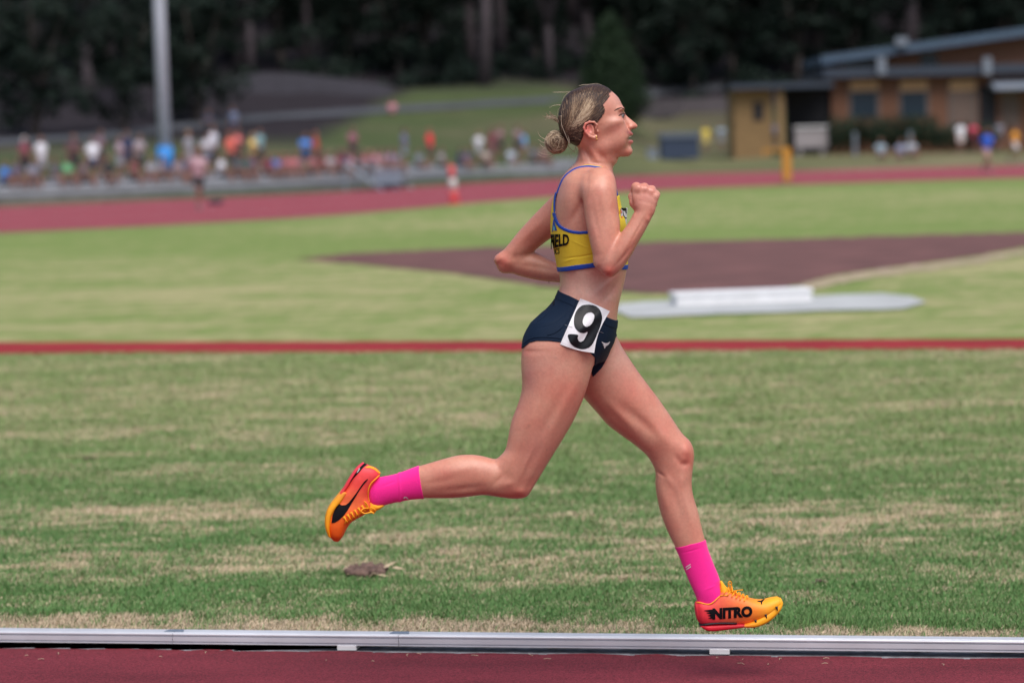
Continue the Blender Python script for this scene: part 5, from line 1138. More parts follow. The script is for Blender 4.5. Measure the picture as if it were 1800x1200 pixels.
# letter box: cap height 1 -> 0.7 of size; map x 0..3 to the curved side of the ribs
bb = [v.co.x for v in bm.verts]; x0_, x1_ = min(bb), max(bb)
def f_field(x, y):
    t = (x-x0_)/(x1_-x0_); X = 520+ (t**1.2)*154; Y0 = 803-38*t**.9; H = (118-36*t)
    return c2(X, Y0-y/.7*H)
decal('lettering', bm, f_field, m_blk, [bvh_top], top, off=LT)
bm = flat_mesh(text='ICS', weight=.02); bb = [v.co.x for v in bm.verts]; a0, a1 = min(bb), max(bb)
decal('lettering', bm, lambda x, y: c2(551+(x-a0)/(a1-a0)*43, 850-8*(x-a0)/(a1-a0)-y/.7*46), m_blk, [bvh_top], top, off=LT)
decal('back_print', flat_mesh([[(530, 660), (541, 560), (549, 545), (553, 580), (570, 640), (572, 650), (555, 648), (545, 600), (538, 640), (536, 662)]]), c2, m_blu, [bvh_top], top, off=LT)
decal('back_print', flat_mesh([[(540, 640), (546, 600), (553, 622), (556, 648), (549, 650), (546, 632), (543, 655)]]), c2, m_teal, [bvh_top], top, off=LT+.0004)
# chest bib
mb = MB(); n = 13
def bibx(u, w): return 1103.2-11.5*abs(u)**1.7-3*w*(1-abs(u)), 365.5+w*40
G2 = [[B(*bibx(-1+2*i/(n-1), j/6), (-1+2*i/(n-1))*.085) for i in range(n)] for j in range(7)]
vs = [p for r in G2 for p in r]; nb = len(vs); vs += [p+Vector((-.0008, 0, 0)) for p in vs]
fs = []
for j in range(6):
    for i in range(n-1):
        a = j*n+i; fs += [(a, a+1, a+n+1, a+n), (nb+a, nb+a+n, nb+a+n+1, nb+a+1)]
mb.add(vs, fs); cb = mb.build('chest_bib', m_paper, runner, True)
bt = BVHTree.FromPolygons([tuple(x) for x in vs], fs)
c7 = crop(1080, 300, 10)
decal('bib_print', flat_mesh([[(110, 655), (213, 655), (213, 712), (150, 705), (140, 690)]]), c7, m_blk, [bt], cb, off=.0008)
decal('bib_print', flat_mesh([[(142, 712), (152, 716), (170, 790), (192, 822), (219, 830), (221, 846), (185, 838), (160, 800)]]), c7, m_blk, [bt], cb, off=.0008)
decal('bib_print', flat_mesh([[(188, 716), (214, 716), (216, 765), (200, 745)]]), c7, m_blk, [bt], cb, off=.0008)
m_redp = mat('red_print', (.7, .07, .03), .5)
for pl in ([(104, 668), (122, 690), (135, 750), (118, 735)], [(122, 800), (140, 800), (140, 835), (120, 828)]):
    decal('chest_print', flat_mesh([pl]), c7, m_redp, [bvh_top, bt], top, off=.001)

# ------------------------------------------------------------------ briefs
c3 = crop(860, 490, 4)
WAISTL = [(966, 503), (980, 510.5), (1000, 517), (1020, 526), (1045, 541), (1066, 554), (1084, 562.5), (1100, 566)]
LEGL = [(1084, 594), (1078, 604), (1069, 626), (1058, 646), (1042, 663), (1039, 652), (1043, 638), (1043, 622), (1034, 612), (1015, 602), (1000, 597), (985, 593.5), (962, 591.5), (942.5, 592), (930, 596), (917, 608), (905, 622)]
brf, bvh_brf = garment(body, 'running_briefs', m_navy, .0024, [(WAISTL+[(1100, 585)]+LEGL+[(900, 560), (940, 520)], None, None)], folds=[(985, 560, -.15, (.035, .0025, .05), -.0012, 35), (960, 575, -.15, (.03, .0022, .05), -.0012, 15), (990, 575, -.15, (.03, .0022, .05), .0012, 25), (950, 560, -.14, (.03, .0022, .05), .0010, 40), (1066, 590, -.05, (.03, .0022, .05), -.0012, 60), (1060, 610, -.05, (.03, .0022, .05), .0012, 70), (975, 535, -.13, (.02, .002, .05), -.001, 60)])
wb, bvh_wb = garment(body, 'waistband', m_navy, .0036, [([(x, y-.5) for x, y in WAISTL]+[(x-3, y+13) for x, y in WAISTL[::-1]], None, None)], parent=brf)
tb = [bvh_brf, bvh_wb, bvh_body]
surf_tube('seam', [(1013, 528), (1006, 545), (1000, 560), (990, 573), (977, 584), (962, 589)], .0012, m_navy, brf, tb)
surf_tube('seam', [(981, 517), (973, 536), (960, 553), (945, 566)], .0010, m_navy, brf, tb)
surf_tube('leg_hem', [(920, 605), (930, 597), (942.5, 593), (962, 592.5), (985, 594.5), (1003, 598)], .0016, m_navy, brf, tb, off=.0004)
decal('maker_mark', flat_mesh([[(788, 440), (803, 448), (818, 452), (832, 450), (850, 440), (838, 462), (826, 470), (818, 474), (813, 488), (807, 487), (806, 472), (797, 465), (806, 462), (796, 452)]]), c3, m_wht, tb, brf)
decal('maker_mark', flat_mesh([[(450, 160), (462, 150), (458, 182), (446, 190)]]), c3, m_blk, tb, brf)
# hip number: a paper bib bowed over the hip
Q = [c3(640, 138), c3(848, 228), c3(738, 521), c3(498, 460)]
def bibq(u, w):
    top_ = (Q[0][0]*(1-u)+Q[1][0]*u, Q[0][1]*(1-u)+Q[1][1]*u); bot = (Q[3][0]*(1-u)+Q[2][0]*u, Q[3][1]*(1-u)+Q[2][1]*u)
    return top_[0]*(1-w)+bot[0]*w-5.5*math.sin(math.pi*w)*u*u, top_[1]*(1-w)+bot[1]*w + 2.2*math.sin(math.pi*u)*(w-.3)*1.5
def hity(u, w):
    return hit(*bibq(u, w), tb)
n = 17; Hh = np.zeros((n, n))
for j in range(n):
    for i in range(n):
        h = hity(i/(n-1), j/(n-1)); Hh[j, i] = h[0].y if h and h[0].y < RY+.02 else np.nan
Hh = np.where(np.isnan(Hh), RY-.07, Hh)
for _ in range(6):
    Pp = np.pad(Hh, 1, mode='edge'); av = (Pp[:-2, 1:-1]+Pp[2:, 1:-1]+Pp[1:-1, :-2]+Pp[1:-1, 2:])/4; Hh = np.minimum(Hh, av)
vs = []; 
for j in range(n):
    for i in range(n):
        u, w = i/(n-1), j/(n-1); wr = .0030*math.sin(3.2*u*math.pi+2*w)*w+.0026*math.sin(7*w+u*4)+.0012*math.sin(13*(u+w*.7))-.008*max(0, u+w-1.5)**1.5
        vs.append(P(*bibq(u, w), Hh[j, i]-.0055+wr-.004*w*u))
fs = [(j*n+i, j*n+i+1, (j+1)*n+i+1, (j+1)*n+i) for j in range(n-1) for i in range(n-1)]
nb = len(vs); bibv = list(vs); vs2 = vs+[p+Vector((0, .0007, 0)) for p in vs]; fs2 = fs+[tuple(x+nb for x in f[::-1]) for f in fs]
edge = [i for i in range(n)]+[j*n+n-1 for j in range(1, n)]+[(n-1)*n+i for i in range(n-2, -1, -1)]+[j*n for j in range(n-2, 0, -1)]
fs2 += [(edge[(k+1) % len(edge)], edge[k], edge[k]+nb, edge[(k+1) % len(edge)]+nb) for k in range(len(edge))]
bib = mesh_obj('hip_bib', vs2, fs2, m_paper, runner, False); bt2 = BVHTree.FromPolygons([tuple(x) for x in bibv], fs)
nine = [[(700, 181), (745, 190), (778, 218), (793, 265), (790, 300), (777, 345), (760, 385), (742, 428), (722, 463), (695, 485), (655, 494), (612, 484), (580, 462), (561, 430), (556, 391), (622, 393), (621, 415), (630, 437), (645, 442), (662, 432),
         (677, 408), (692, 371), (665, 381), (630, 372), (603, 342), (595, 300), (601, 255), (620, 215), (655, 187)],
        [(716, 235), (736, 248), (738, 275), (724, 310), (702, 331), (680, 336), (662, 322), (657, 297), (668, 262), (690, 240)]]
nine = [[tuple(p) for p in crom([(*p, ) for p in pl+[pl[0]]], 3)[:-1]] for pl in nine]
m_gloss = mat('glossy_number', (.005, .006, .009), .42, spec=.3)
decal('number_nine', flat_mesh(nine), c3, m_gloss, [bt2], bib, off=.0009, maxlen=3)
for a_, b_ in (((528, 322), (585, 341)), ((765, 366), (803, 381))):
    p_, q_ = c3(*a_), c3(*b_); pts = []
    for k in range(7):
        x, y = p_[0]+(q_[0]-p_[0])*k/6, p_[1]+(q_[1]-p_[1])*k/6; h = hit(x, y, tb+[bt2]); pts.append(h[0]-ray(x, y).normalized()*.0012 if h else P(x, y, RY-.12))
    mb = MB(); mb.tube(pts, .0006, 5); mb.build('safety_pin', m_metal, bib, True)

# ------------------------------------------------------------------ socks
def sock(rows, cutpoly, folds, marks, lo, hi):
    sv = Vol(lo, hi, .0014); sv.loft(rows, e=2.1, grow=.0022)
    for f in folds: sv.brush(*f)
    w, _ = sv.win(lo, hi); sv.a[w] = -smin(-sv.a[w], -mask(sv, w, cutpoly), .0015)
    v, q = sv.extract(); o = mesh_obj('sock', v, q, m_pink, runner)
    t = BVHTree.FromPolygons([tuple(x) for x in v], [tuple(x) for x in q.tolist()])
    for mk in marks: decal('sock_mark', flat_mesh([mk[0]]), mk[1], m_wht, [t], o)
    return o, t
c5 = crop(1120, 920, 5); c8 = crop(560, 800, 7.5)
def bx(x0, y0, x1, y1, c0, c1):
    c = [np.array(B(x, y, z)) for x in (x0, x1) for y in (y0, y1) for z in (c0, c1)]; return np.min(c, 0), np.max(c, 0)
s1, t1 = sock(NTHIGH[-8:], [(738.5, 808), (738.5, 818), (743, 846), (748.5, 876), (750, 890), (663, 900)]+[c8(x-45, y+5) for x, y in ((790, 690), (755, 665), (690, 612), (655, 595), (641, 520), (645, 440), (680, 370), (745, 320), (815, 250), (850, 200))],
     [(701, 830, -.08, (.003, .02, .05), .0020), (703, 858, -.10, (.003, .03, .03), .0014), (703, 880, -.08, (.004, .01, .04), .0020), (680, 838, -.1, (.02, .003, .02), -.001, 30), (683, 850, -.1, (.02, .003, .02), -.001, 20)],
     [([(1118, 560), (1130, 545), (1155, 543), (1178, 560), (1188, 574), (1170, 575), (1150, 556), (1132, 562), (1128, 574)], c8)], *bx(635, 800, 762, 905, -.14, .0))
s2, t2 = sock(FTHIGH[-7:], [(1180, 969.5), (1191, 966.5), (1215, 959), (1241, 954), (1252, 953), (1275, 1020)]+[c5(x, y+38) for x, y in ((745, 490), (738, 600), (733, 632), (710, 650), (680, 680), (645, 703), (610, 706), (560, 697), (522, 692), (500, 690))],
     [(1262, 1020, .04, (.012, .004, .03), .0014, 20), (1250, 1032, .02, (.02, .003, .03), .001, 20), (1217, 968, .02, (.03, .0022, .03), -.0010, 14)],
     [([(425, 379), (468, 352), (470, 359), (428, 388)], c5), ([(430, 398), (472, 371), (474, 379), (433, 406)], c5)], *bx(1175, 945, 1300, 1080, -.01, .12))
# ------------------------------------------------------------------ running spikes
HEELC = (.80, .040, .050); MIDC = (.90, .16, .035); TOEC = (.95, .40, .008); TOEO = (.92, .15, .006)
def shoe(rows, sole_rows, grads, sgrads, lo, hi, brushes=()):
    sv = Vol(lo, hi, .0013); sv.loft(rows, e=2.4, n=64, capf=.35)
    for b_ in brushes: sv.brush(*b_)
    v, q = sv.extract(); u, w = topix(v[:, 0], v[:, 1], v[:, 2])
    def grad(u, w, G):
        (x0, y0), (x1, y1), st = G; t = ((u-x0)*(x1-x0)+(w-y0)*(y1-y0))/((x1-x0)**2+(y1-y0)**2); t = np.clip(t, 0, 1)
        return np.stack([np.interp(t, [s[0] for s in st], [s[1][k] for s in st]) for k in range(3)], 1)
    o = mesh_obj('running_shoe', v, q, m_shoe, runner, True, grad(u, w, grads))
    T = [BVHTree.FromPolygons([tuple(x) for x in v], [tuple(x) for x in q.tolist()])]
    for nm, rws, G_ in sole_rows:
        sv = Vol(lo, hi, .0013); sv.loft(rws, e=3.0, n=64, capf=.3); v, q = sv.extract(); u, w = topix(v[:, 0], v[:, 1], v[:, 2])
        mesh_obj(nm, v, q, m_shoe, o, True, grad(u, w, G_)); T.append(BVHTree.FromPolygons([tuple(x) for x in v], [tuple(x) for x in q.tolist()]))
    return o, T
lead, tl = shoe([(1223.5, 1056, 1229, 1093, .048, .024), (1231, 1051, 1236, 1099, .049, .0335), (1246, 1051, 1249, 1101, .050, .037), (1260, 1042, 1264, 1101, .049, .037), (1271, 1032, 1279, 1100, .047, .036),
    (1287, 1040, 1297, 1098, .043, .035), (1303, 1045, 1315, 1096, .042, .039), (1320, 1051, 1335, 1092, .041, .041), (1338, 1053.5, 1350, 1084, .040, .041), (1354, 1050, 1363, 1073, .040, .036), (1366, 1048, 1373, 1063, .040, .026)],
   [('sole', [(1229, 1095, 1232, 1100, .047, .024), (1239, 1094, 1242, 1106, .046, .0325), (1255, 1093.5, 1256, 1107, .046, .0335), (1276, 1092.5, 1276, 1104.5, .044, .034), (1296, 1092, 1296, 1101.5, .043, .037), (1308, 1092, 1309, 1099, .043, .039)],
     ((1230, 1100), (1310, 1100), [(0, (.75, .008, .03)), (1, (.50, .010, .02))])),
    ('sole_plate', [(1304, 1093, 1308, 1099.5, .042, .038), (1320, 1088, 1326, 1099.5, .041, .0425), (1338, 1078, 1345, 1093, .040, .0425), (1352, 1067, 1360, 1082.5, .040, .038), (1364, 1056, 1372, 1070, .040, .029), (1371, 1050, 1376, 1060, .040, .019)],
     ((1305, 1090), (1376, 1055), [(0, (.85, .22, .01)), (.3, TOEC), (1, (.95, .42, .01))])),
    ('midsole_stripe', [(1228.5, 1095.5, 1229.5, 1099, .047, .0215), (1238, 1091.5, 1239, 1096, .046, .0325), (1254, 1089.5, 1255, 1094, .046, .0335), (1276, 1089.5, 1276, 1092.5, .044, .0345), (1294, 1090.5, 1294, 1092, .043, .036)],
     ((0, 0), (1, 0), [(0, (.01, .008, .012)), (1, (.01, .008, .012))]))],
   ((1226, 1095), (1350, 1045), [(0, (.80, .025, .06)), (.22, HEELC), (.45, (.88, .15, .06)), (.75, (.93, .24, .02)), (1, (.95, .40, .01))]), None, *bx(1212, 1020, 1390, 1118, -.02, .11))
decal('sponsor_lettering', flat_mesh([[(600, 722+0), (0, 0), (1, 1)]]), idf, m_blk, tl, lead) if False else None
bm = flat_mesh(text='NITRO', weight=.062); bb = [v.co.x for v in bm.verts]; n0, n1 = min(bb), max(bb)
def f_nitro(x, y):
    t = (x-n0)/(n1-n0); return c5(662+t*351, 834-26*t-y/.7*(86-4*t))
decal('lettering', bm, f_nitro, m_blk, tl, lead, off=.0014)
decal('lettering', flat_mesh([[(583, 762), (640, 753), (690, 752), (672, 834), (622, 830), (652, 817), (618, 806), (650, 796), (606, 783), (640, 777)]]), c5, m_blk, tl, lead, off=.0013)
decal('maker_mark', flat_mesh([[(1055, 676), (1085, 676), (1105, 664), (1126, 657), (1108, 678), (1098, 690), (1098, 708), (1090, 708), (1086, 688), (1060, 683)]]), c5, m_blk, tl, lead)
# collar, tongue and laces
surf_tube('collar_binding', [c5(*p) for p in ((522, 690), (560, 695), (610, 706), (645, 703), (680, 680), (710, 650), (735, 632), (765, 628), (800, 632))], .0017, m_lace, lead, tl+[t2], off=.0012)
sv = Vol(*bx(1250, 1010, 1310, 1060, 0, .1), .0012)
sv.loft([(1265, 1024, 1270, 1022, .045, .016), (1264, 1036, 1277, 1031, .045, .020), (1266, 1046, 1285, 1038, .045, .022), (1275, 1052, 1297, 1043, .044, .022), (1290, 1056, 1308, 1047, .043, .020)], e=2.4)
v, q = sv.extract(); mesh_obj('tongue', v, q, mat('tongue', (.95, .42, .01), .7, bump=.3, bump_s=600), lead); tt = BVHTree.FromPolygons([tuple(x) for x in v], [tuple(x) for x in q.tolist()])
mb = MB()
for k in range(6):
    t_ = k/5; a_ = B(1276+t_*34, 1037+t_*14, .022-.0005*k); b_ = B(1280+t_*34, 1035+t_*13, .066)
    m_ = (a_+b_)/2+Vector((0, 0, .006)); e_ = B(1272+t_*36, 1043+t_*13, .013-.001*k); mb.tube([e_, a_, m_, b_], .0019, 6)
    mb.tube([B(1281+t_*33, 1037+t_*14, .020), (a_+b_)/2+Vector((.004, 0, .005)), B(1276+t_*34, 1035+t_*13, .066)], .0019, 6)
mb.tube([tuple(B(x, y, c)) for x, y, c in crom([(1287, 1040, .035), (1283, 1034, .025), (1280, 1025, .018), (1283, 1021, .018), (1286, 1024, .022), (1285, 1033, .028), (1289, 1040, .035)], 5)], .0016, 6)
mb.tube([tuple(B(x, y, c)) for x, y, c in crom([(1287, 1040, .04), (1281, 1034, .055), (1282, 1026, .06), (1286, 1029, .05), (1288, 1040, .04)], 5)], .0016, 6)
mb.tube([tuple(B(x, y, c)) for x, y, c in crom([(1287, 1038, .033), (1296, 1037, .02), (1306, 1036, .015)], 5)], .0016, 6)
mb.tube([tuple(B(x, y, c)) for x, y, c in crom([(1288, 1039, .035), (1294, 1041, .02), (1300, 1046, .012)], 5)], .0014, 6)
mb.build('lace', m_lace, lead, True)
for x, y, c in ((1325, 1099.5, .020), (1347, 1090.5, .016), (1367, 1074, .020), (1328, 1091, .001), (1346, 1081, -.001), (1365, 1067.5, .003)):
    mb = MB(); mb.tube([B(x, y-2, c), B(x+.5, y+.5, c), B(x+2, y+5.5, c)], [.0036, .003, .0010], 8); mb.build('spike', m_spike, lead, True)
rear, tr = shoe([(633, 816, 648, 817.5, -.075, .018), (623, 826, 663, 824, -.076, .030), (613, 842, 668, 835, -.076, .035), (606, 855, 659, 852, -.076, .035), (598, 866, 651, 872, -.075, .036),
    (589, 877, 655, 890, -.073, .036), (581, 887, 642, 903, -.072, .039), (575, 898, 627.5, 911, -.071, .041), (573, 911, 617.5, 917.5, -.070, .042), (574, 926, 610, 928, -.070, .040), (579, 940, 603.5, 941, -.070, .033), (585, 948, 597, 949.5, -.070, .018)],
   [('sole', [(636.5, 812.5, 641, 815.5, -.075, .018), (625, 822.5, 630, 826.5, -.076, .029), (612, 841, 618, 846, -.076, .033), (604, 855, 609.5, 859, -.075, .034), (598, 863, 603, 867, -.074, .035)],
     ((640, 812), (598, 866), [(0, (.78, .03, .07)), (1, (.85, .05, .06))])),
    ('sole_plate', [(600, 860, 613, 865, -.074, .035), (588, 875, 602, 881, -.073, .038), (580, 885.5, 592, 894, -.072, .041), (574.5, 896, 586, 905, -.071, .043), (571.5, 910, 583.5, 917, -.070, .044), (572.5, 925, 582, 930, -.070, .042), (576.5, 938, 583.5, 943, -.070, .033)],
     ((606, 858), (578, 945), [(0, (.95, .30, .06)), (.3, TOEC), (1, (.95, .34, .005))]))],
   ((640, 818), (592, 948), [(0, (.80, .045, .07)), (.28, (.86, .07, .05)), (.5, (.92, .17, .05)), (.7, (.92, .15, .01)), (1, (.90, .11, .004))]), None, *bx(560, 800, 685, 960, -.135, -.01))
decal('side_stripe', flat_mesh([[(655, 312), (640, 312), (600, 347), (560, 400), (500, 490), (440, 570), (400, 620), (360, 652), (310, 658), (270, 640), (235, 675), (205, 730), (185, 790), (172, 892), (215, 884), (270, 850), (330, 795), (385, 720), (430, 640), (480, 560), (540, 460), (590, 390), (630, 345)]]), c8, m_blk, tr, rear, off=.0014)
decal('heel_stripe', flat_mesh([[(600, 105), (640, 118), (590, 160), (545, 210), (490, 270), (440, 325), (400, 378), (430, 320), (470, 262), (510, 200), (555, 145)]]), c8, m_blk, tr, rear, off=.0016)
decal('heel_stripe', flat_mesh([[(533, 165), (552, 172), (520, 222), (498, 238), (503, 215)]]), c8, m_wht, tr, rear, off=.0022)
decal('heel_tab', flat_mesh([[(612, 155), (660, 138), (715, 150), (770, 185), (812, 225), (822, 240), (790, 236), (740, 190), (680, 165), (630, 165)]]), c8, m_lace, tr, rear, off=.0012)
surf_tube('collar_binding', [c8(*p) for p in ((800, 262), (750, 312), (705, 355), (675, 400), (658, 450), (653, 510), (660, 570), (672, 610))], .0015, m_lace, rear, tr+[t1], off=.0012)
sv = Vol(*bx(640, 860, 690, 910, -.12, -.02), .0012)
sv.loft([(648, 876, 652, 902, -.074, .018), (656, 881, 660, 898, -.074, .020), (664, 884.5, 667, 894.5, -.074, .020), (672, 885, 674, 890, -.074, .015)], e=2.4)
v, q = sv.extract(); mesh_obj('tongue', v, q, bpy.data.materials['tongue'], rear)
mb = MB()
for k in range(7):
    t_ = k/6; x_, y_ = 648-t_*38, 893+t_*23; q_ = []
    for a_, b_ in ((-7, -8), (-3, -4), (0, 0), (2, 4)):
        h = hit(x_+a_, y_+b_, tr); q_.append(h[0]-ray(x_, y_)*.0012 if h else B(x_+a_*.6, y_+b_*.6, -.075))
    mb.tube(q_, .0021, 6)
    q_ = [h[0]-ray(x_, y_)*.003 for h in (hit(x_-5, y_-9, tr), hit(x_-1.5, y_-1, tr), hit(x_-4, y_+4, tr)) if h]
    if len(q_) > 1: mb.tube(q_, .0019, 6)
mb.tube([tuple(B(x, y, c)) for x, y, c in crom([(648, 893, -.10), (640, 893, -.110), (635, 898, -.113), (641, 902, -.113), (652, 900, -.112), (657, 902, -.110), (650, 897, -.10)], 5)], .0019, 6)
mb.tube([tuple(B(x, y, c)) for x, y, c in crom([(648, 893, -.10), (644, 884, -.108), (640, 881, -.11)], 4)], .0017, 6)
mb.tube([tuple(B(x, y, c)) for x, y, c in crom([(648, 893, -.10), (654, 892, -.105), (660, 897, -.10), (656, 901, -.09), (650, 897, -.09)], 4)], .0017, 6)
mb.build('lace', m_lace, rear, True)
# ------------------------------------------------------------------ eyes, brows, teeth, earrings
m_eye = mat('eye', rough=.15, attr=True)
for s in (-1, 1):
    c = B(1090.2, 204.3, s*.0312); mb = MB(); mb.ball((0, 0, 0), .0118, 32, 24)
    vv = np.array(mb.v); d = vv/np.linalg.norm(vv, axis=1)[:, None]; g = np.array([math.cos(math.radians(8)), s*math.sin(math.radians(8)), -.05]); a = d@(g/np.linalg.norm(g))
    cc = np.where(a[:, None] > .975, (.004, .004, .004), np.where(a[:, None] > .87, (.006, .007, .009), (.24, .20, .20)))
    mesh_obj('eye', vv+np.array(c), [tuple(f) for f in mb.f], m_eye, runner, True, cc)
m_brow = mat('brow_hair', (.10, .045, .032), .8)
for s in (-1, 1):
    for nm, path, rr in (('eyebrow', [(1080, 194.8), (1086, 191.3), (1092, 190.2), (1097.5, 191.8)], [.0010, .0021, .0024, .0016]), ('eyelash', [(1087.5, 204.0), (1091, 201.4), (1095, 200.2), (1099.5, 200.3)], [.0012, .0022, .0024, .0010])):
        c = crom(path, 5); P3 = []
        for x, y in c:
            h = hit(x, y, [bvh_body]); p = h[0] if h else B(x, y, -.02)
            P3.append(Vector((p.x, RY+(RY-p.y)*(-1) if s < 0 else RY-(p.y-RY), p.z)))
        mb = MB(); mb.tube(P3, list(np.interp(np.linspace(0, 3, len(P3)), range(4), rr)), 6); mb.build(nm, m_brow, runner, True)
mb = MB(); mb.tube([B(1103.5, 240.5, -.020), B(1107.3, 239.4, -.010), B(1108.6, 239.2, 0), B(1107.3, 239.4, .010), B(1103.5, 240.5, .020)], .0026, 8); mb.build('teeth', mat('teeth', (.75, .68, .60), .3), runner, True)
for s in (-1, 1):
    for x, y in ((1048.3, 240.5), (1048.8, 244.8)):
        h = hit(x, y, [bvh_body]); p = h[0]; p = Vector((p.x, RY+s*abs(p.y-RY), p.z)); mb = MB(); mb.ball(p, .0028, 12, 8); mb.build('earring', m_gold, runner, True)
# ------------------------------------------------------------------ hair
c1 = crop(930, 130, 6)
HAIRP = [c1(*p) for p in ((700, 60), (850, 150), (868, 186), (830, 195), (790, 235), (745, 275), (738, 310), (775, 345), (790, 380), (765, 430), (742, 470), (712, 512), (680, 522), (640, 500), (590, 505), (562, 540), (560, 600), (566, 650), (548, 700), (520, 760), (470, 790), (380, 760), (250, 650), (250, 300), (400, 100))]
hv = Vol(*bx(965, 140, 1090, 275, -.10, .10), .0016)
hv.loft([(1040, 148.5, 1052, 148.5, 0, .011), (1029, 150.3, 1061, 150.6, 0, .030), (1018, 154, 1068.5, 154.3, 0, .047), (1003, 161, 1078, 161.5, 0, .063), (993, 171, 1087, 172, 0, .073), (986, 185, 1093, 185, 0, .0795),
         (982, 198, 1094, 197, 0, .0815), (980.5, 213, 1093, 207, 0, .081), (983, 227, 1090, 217, 0, .078), (988, 238, 1085, 228, 0, .070), (998, 249, 1070, 243, 0, .060), (1012, 257, 1050, 254, 0, .048)], e=2.2, egg=.14, cap=(0, 0), n=72)
w, _ = hv.win(*bx(965, 140, 1090, 275, -.10, .10)); hv.a[w] = -smin(-hv.a[w], -mask(hv, w, HAIRP), .004)
v, q = hv.extract()
bvh_hair = BVHTree.FromPolygons([tuple(x) for x in v], [tuple(x) for x in q.tolist()])
BUNX, BUNY = 993.0, 236.0
def haircol(t, r):
    base = np.array([(.036, .021, .018), (.095, .055, .038), (.19, .12, .075), (.36, .25, .155), (.55, .42, .29)])
    return tuple(base[min(4, max(0, int(t*4.99+r)))])
hx, hy = topix(v[:, 0], v[:, 1], v[:, 2]); an = np.arctan2(hy-BUNY, hx-BUNX)
m_hair = mat('hair', rough=.5, attr=True, spec=.35)
hc = np.tile(np.array([.045, .024, .017]), (len(v), 1))
hair = mesh_obj('hair', v, q, m_hair, runner, True, hc)
mb = MB(); rh = random.Random(5)
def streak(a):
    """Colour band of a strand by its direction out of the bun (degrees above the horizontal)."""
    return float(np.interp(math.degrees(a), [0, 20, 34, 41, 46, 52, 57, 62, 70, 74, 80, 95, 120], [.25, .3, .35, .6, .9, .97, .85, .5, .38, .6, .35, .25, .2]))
NS = 1500
for i in range(NS):
    # start on the hairline or the crown, run back to the bun over the scalp
    f = rh.random(); L = HAIRP[2:19]; k = f*(len(L)-1); j = int(k); e0 = L[j]; e1 = L[j+1]
    if rh.random() < .38: x0, y0 = 1000+rh.random()*72, 0; y0 = 152+((x0-1045)/50)**2*12+rh.random()*14
    else: x0, y0 = e0[0]+(e1[0]-e0[0])*(k-j), e0[1]+(e1[1]-e0[1])*(k-j)
    back = rh.random() < .22
    if back: x0, y0 = rh.uniform(984, 1040), 0; y0 = rh.uniform(151, 172)+abs(x0-1040)*.35
    x0 += rh.uniform(-3, 3.5); side = rh.choice((-1, -1, 1)) if True else 1
    ex, ey = BUNX+rh.gauss(0, 3), BUNY+rh.gauss(0, 5); ex = rh.uniform(981, 992) if back else ex; mx_, my_ = (x0+ex)/2, (y0+ey)/2
    nx, ny = -(ey-y0), (ex-x0); ln = math.hypot(nx, ny)+1e-6; bow = -ln*(.16 if back else .10)+rh.gauss(0, .6); mx_ += nx/ln*bow; my_ += ny/ln*bow
    pts = []; ok = True
    for s_ in np.linspace(0, 1, 12):
        x = x0*(1-s_)**2+2*mx_*s_*(1-s_)+ex*s_*s_; y = y0*(1-s_)**2+2*my_*s_*(1-s_)+ey*s_*s_
        h = hit(x, y, [bvh_hair, bvh_body] if x > 1050 and y < 206 else [bvh_hair])
        if h is None: continue
        p = h[0].copy(); n = h[2] if h[2].dot(ray(x, y)) < 0 else -h[2]
        if side > 0: p.y = 2*RY-p.y; n = Vector((n.x, -n.y, n.z))
        pts.append(p+n*(.0004+.0010*rh.random()))
    if len(pts) < 5: continue
    a0 = math.atan2(BUNY-y0, x0-BUNX); r = .0006+.0006*rh.random(); m_ = len(pts)
    n0_ = len(mb.v); mb.tube(pts, [r*.5]+[r]*(m_-2)+[r*.6], 4); sk = streak(a0); jt = rh.gauss(0, .19); xs_ = (x0-1038)/12
    for r_ in range(m_):
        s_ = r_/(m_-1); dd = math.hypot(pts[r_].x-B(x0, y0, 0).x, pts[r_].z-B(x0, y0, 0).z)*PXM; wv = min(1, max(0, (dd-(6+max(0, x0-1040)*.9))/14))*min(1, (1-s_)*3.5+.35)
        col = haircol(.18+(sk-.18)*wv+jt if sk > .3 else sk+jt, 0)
        for c_ in range(4): mb.c[n0_+r_*4+c_] = col
mb.build('hair_strands', m_hair, hair, True, True)
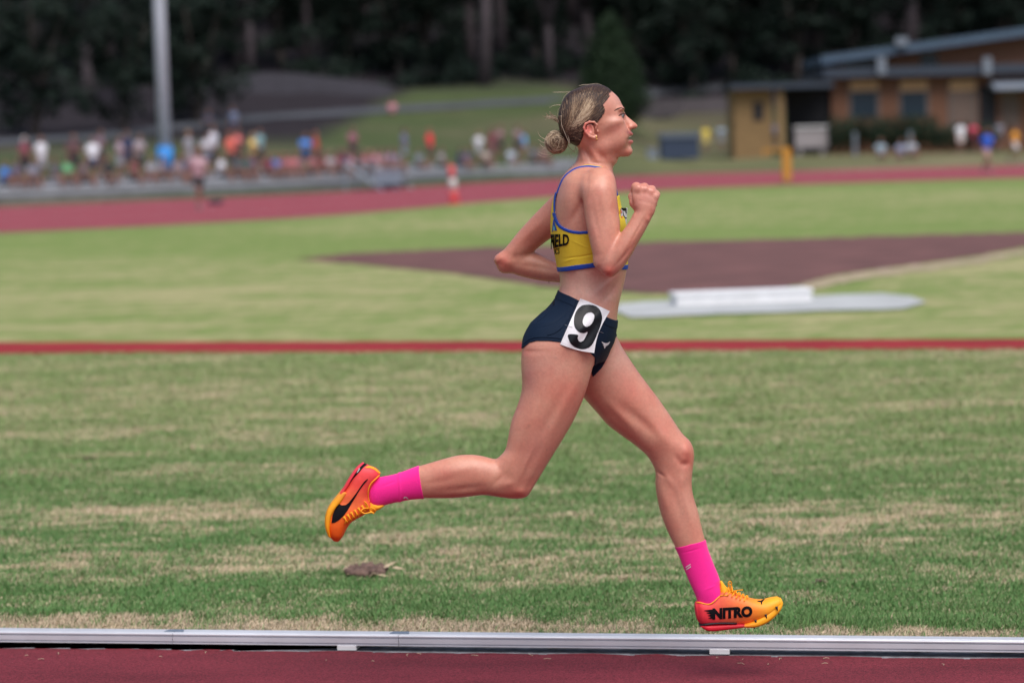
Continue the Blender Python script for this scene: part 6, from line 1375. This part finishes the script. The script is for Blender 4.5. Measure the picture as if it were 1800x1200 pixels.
# bun: coiled strands over a core
mb = MB(); bc = B(978, 250, 0); mb.ball(bc, (.030, .030, .0305), 24, 16, (.14, .085, .055)); rb = random.Random(8)
for i in range(480):
    ph = rb.choice((.6, .9, 3.3, 5.2))+rb.gauss(0, .25); tilt = rb.gauss(.3, .25); r0 = .0305+rb.random()*.003; st = rb.random()*6.28; ln = 1.6+rb.random()*2.2; pts = []
    ax = Vector((math.sin(tilt)*math.cos(ph), -math.cos(tilt), math.sin(tilt)*math.sin(ph))).normalized()
    a_ = ax.orthogonal().normalized(); b_ = ax.cross(a_); off_ = rb.uniform(-.02, .026)
    rr = math.sqrt(max(r0*r0-off_*off_, .0001))
    for k in range(14):
        w_ = st+ln*k/13; pts.append(bc+ax*off_+(a_*math.cos(w_)+b_*math.sin(w_))*rr*(1+.03*math.sin(5*w_+i)))
    mb.tube(pts, [.0004]+[.0009]*12+[.0003], 4, haircol(rb.choice((.3, .45, .6, .7, .8, .88, .95, .95)), 0))
mb.build('hair_bun', m_hair, hair, True, True)
# tuft above the bun and flyaway wisps
mb = MB()
def wisp(pts, c, r, col, jit=0.0):
    p = [(x+rb.gauss(0, jit), y+rb.gauss(0, jit)) for x, y in [c1(*q_) for q_ in pts]]
    cc_ = crom([(x, y) for x, y in p], 5); c2_ = c+rb.gauss(0, .012)
    mb.tube([B(x, y, c2_+.004*math.sin(k*.3)) for k, (x, y) in enumerate(cc_)], list(np.linspace(r, r*.35, len(cc_))), 4, col)
bl = (.50, .40, .30); b2 = (.30, .21, .14); b3 = (.14, .085, .055)
for k in range(34):
    wisp([(380+rb.gauss(0, 12), 600), (320+rb.gauss(0, 8), 520), (270+rb.gauss(0, 12), 470+rb.gauss(0, 8)), (200+rb.gauss(0, 28), 440+rb.gauss(0, 22))], 0, .0010, rb.choice((b2, b3, bl, b2)), .3)
for k in range(26):
    wisp([(330+rb.gauss(0, 14), 440), (360+rb.gauss(0, 14), 540), (400+rb.gauss(0, 10), 640), (430, 740)], -.03, .0011, rb.choice((b2, b3, b3, bl)), .5)
for W_ in ([(270, 850), (220, 875), (150, 875), (90, 840)], [(280, 830), (210, 850), (150, 840), (95, 820)], [(190, 700), (150, 680), (110, 650), (95, 610)], [(200, 730), (140, 720), (100, 690)], [(200, 780), (150, 775), (115, 740)], [(210, 800), (170, 790), (140, 800)],
           [(340, 330), (270, 330), (210, 355)], [(330, 350), (310, 380), (300, 440)], [(420, 200), (380, 230), (345, 300)], [(450, 190), (340, 200), (250, 195)], [(700, 125), (600, 112), (520, 128)], [(780, 130), (700, 108), (600, 120)], [(500, 760), (470, 810), (440, 850), (470, 880)],
           [(480, 770), (510, 820), (500, 870)], [(400, 720), (430, 780), (480, 820), (500, 850)], [(300, 620), (260, 600), (230, 610)], [(310, 600), (280, 585), (250, 600)]):
    for k in range(3): wisp(W_, rb.uniform(-.02, .02), .0004, bl, .7)
mb.build('flyaway_strands', m_hair, hair, True, True)
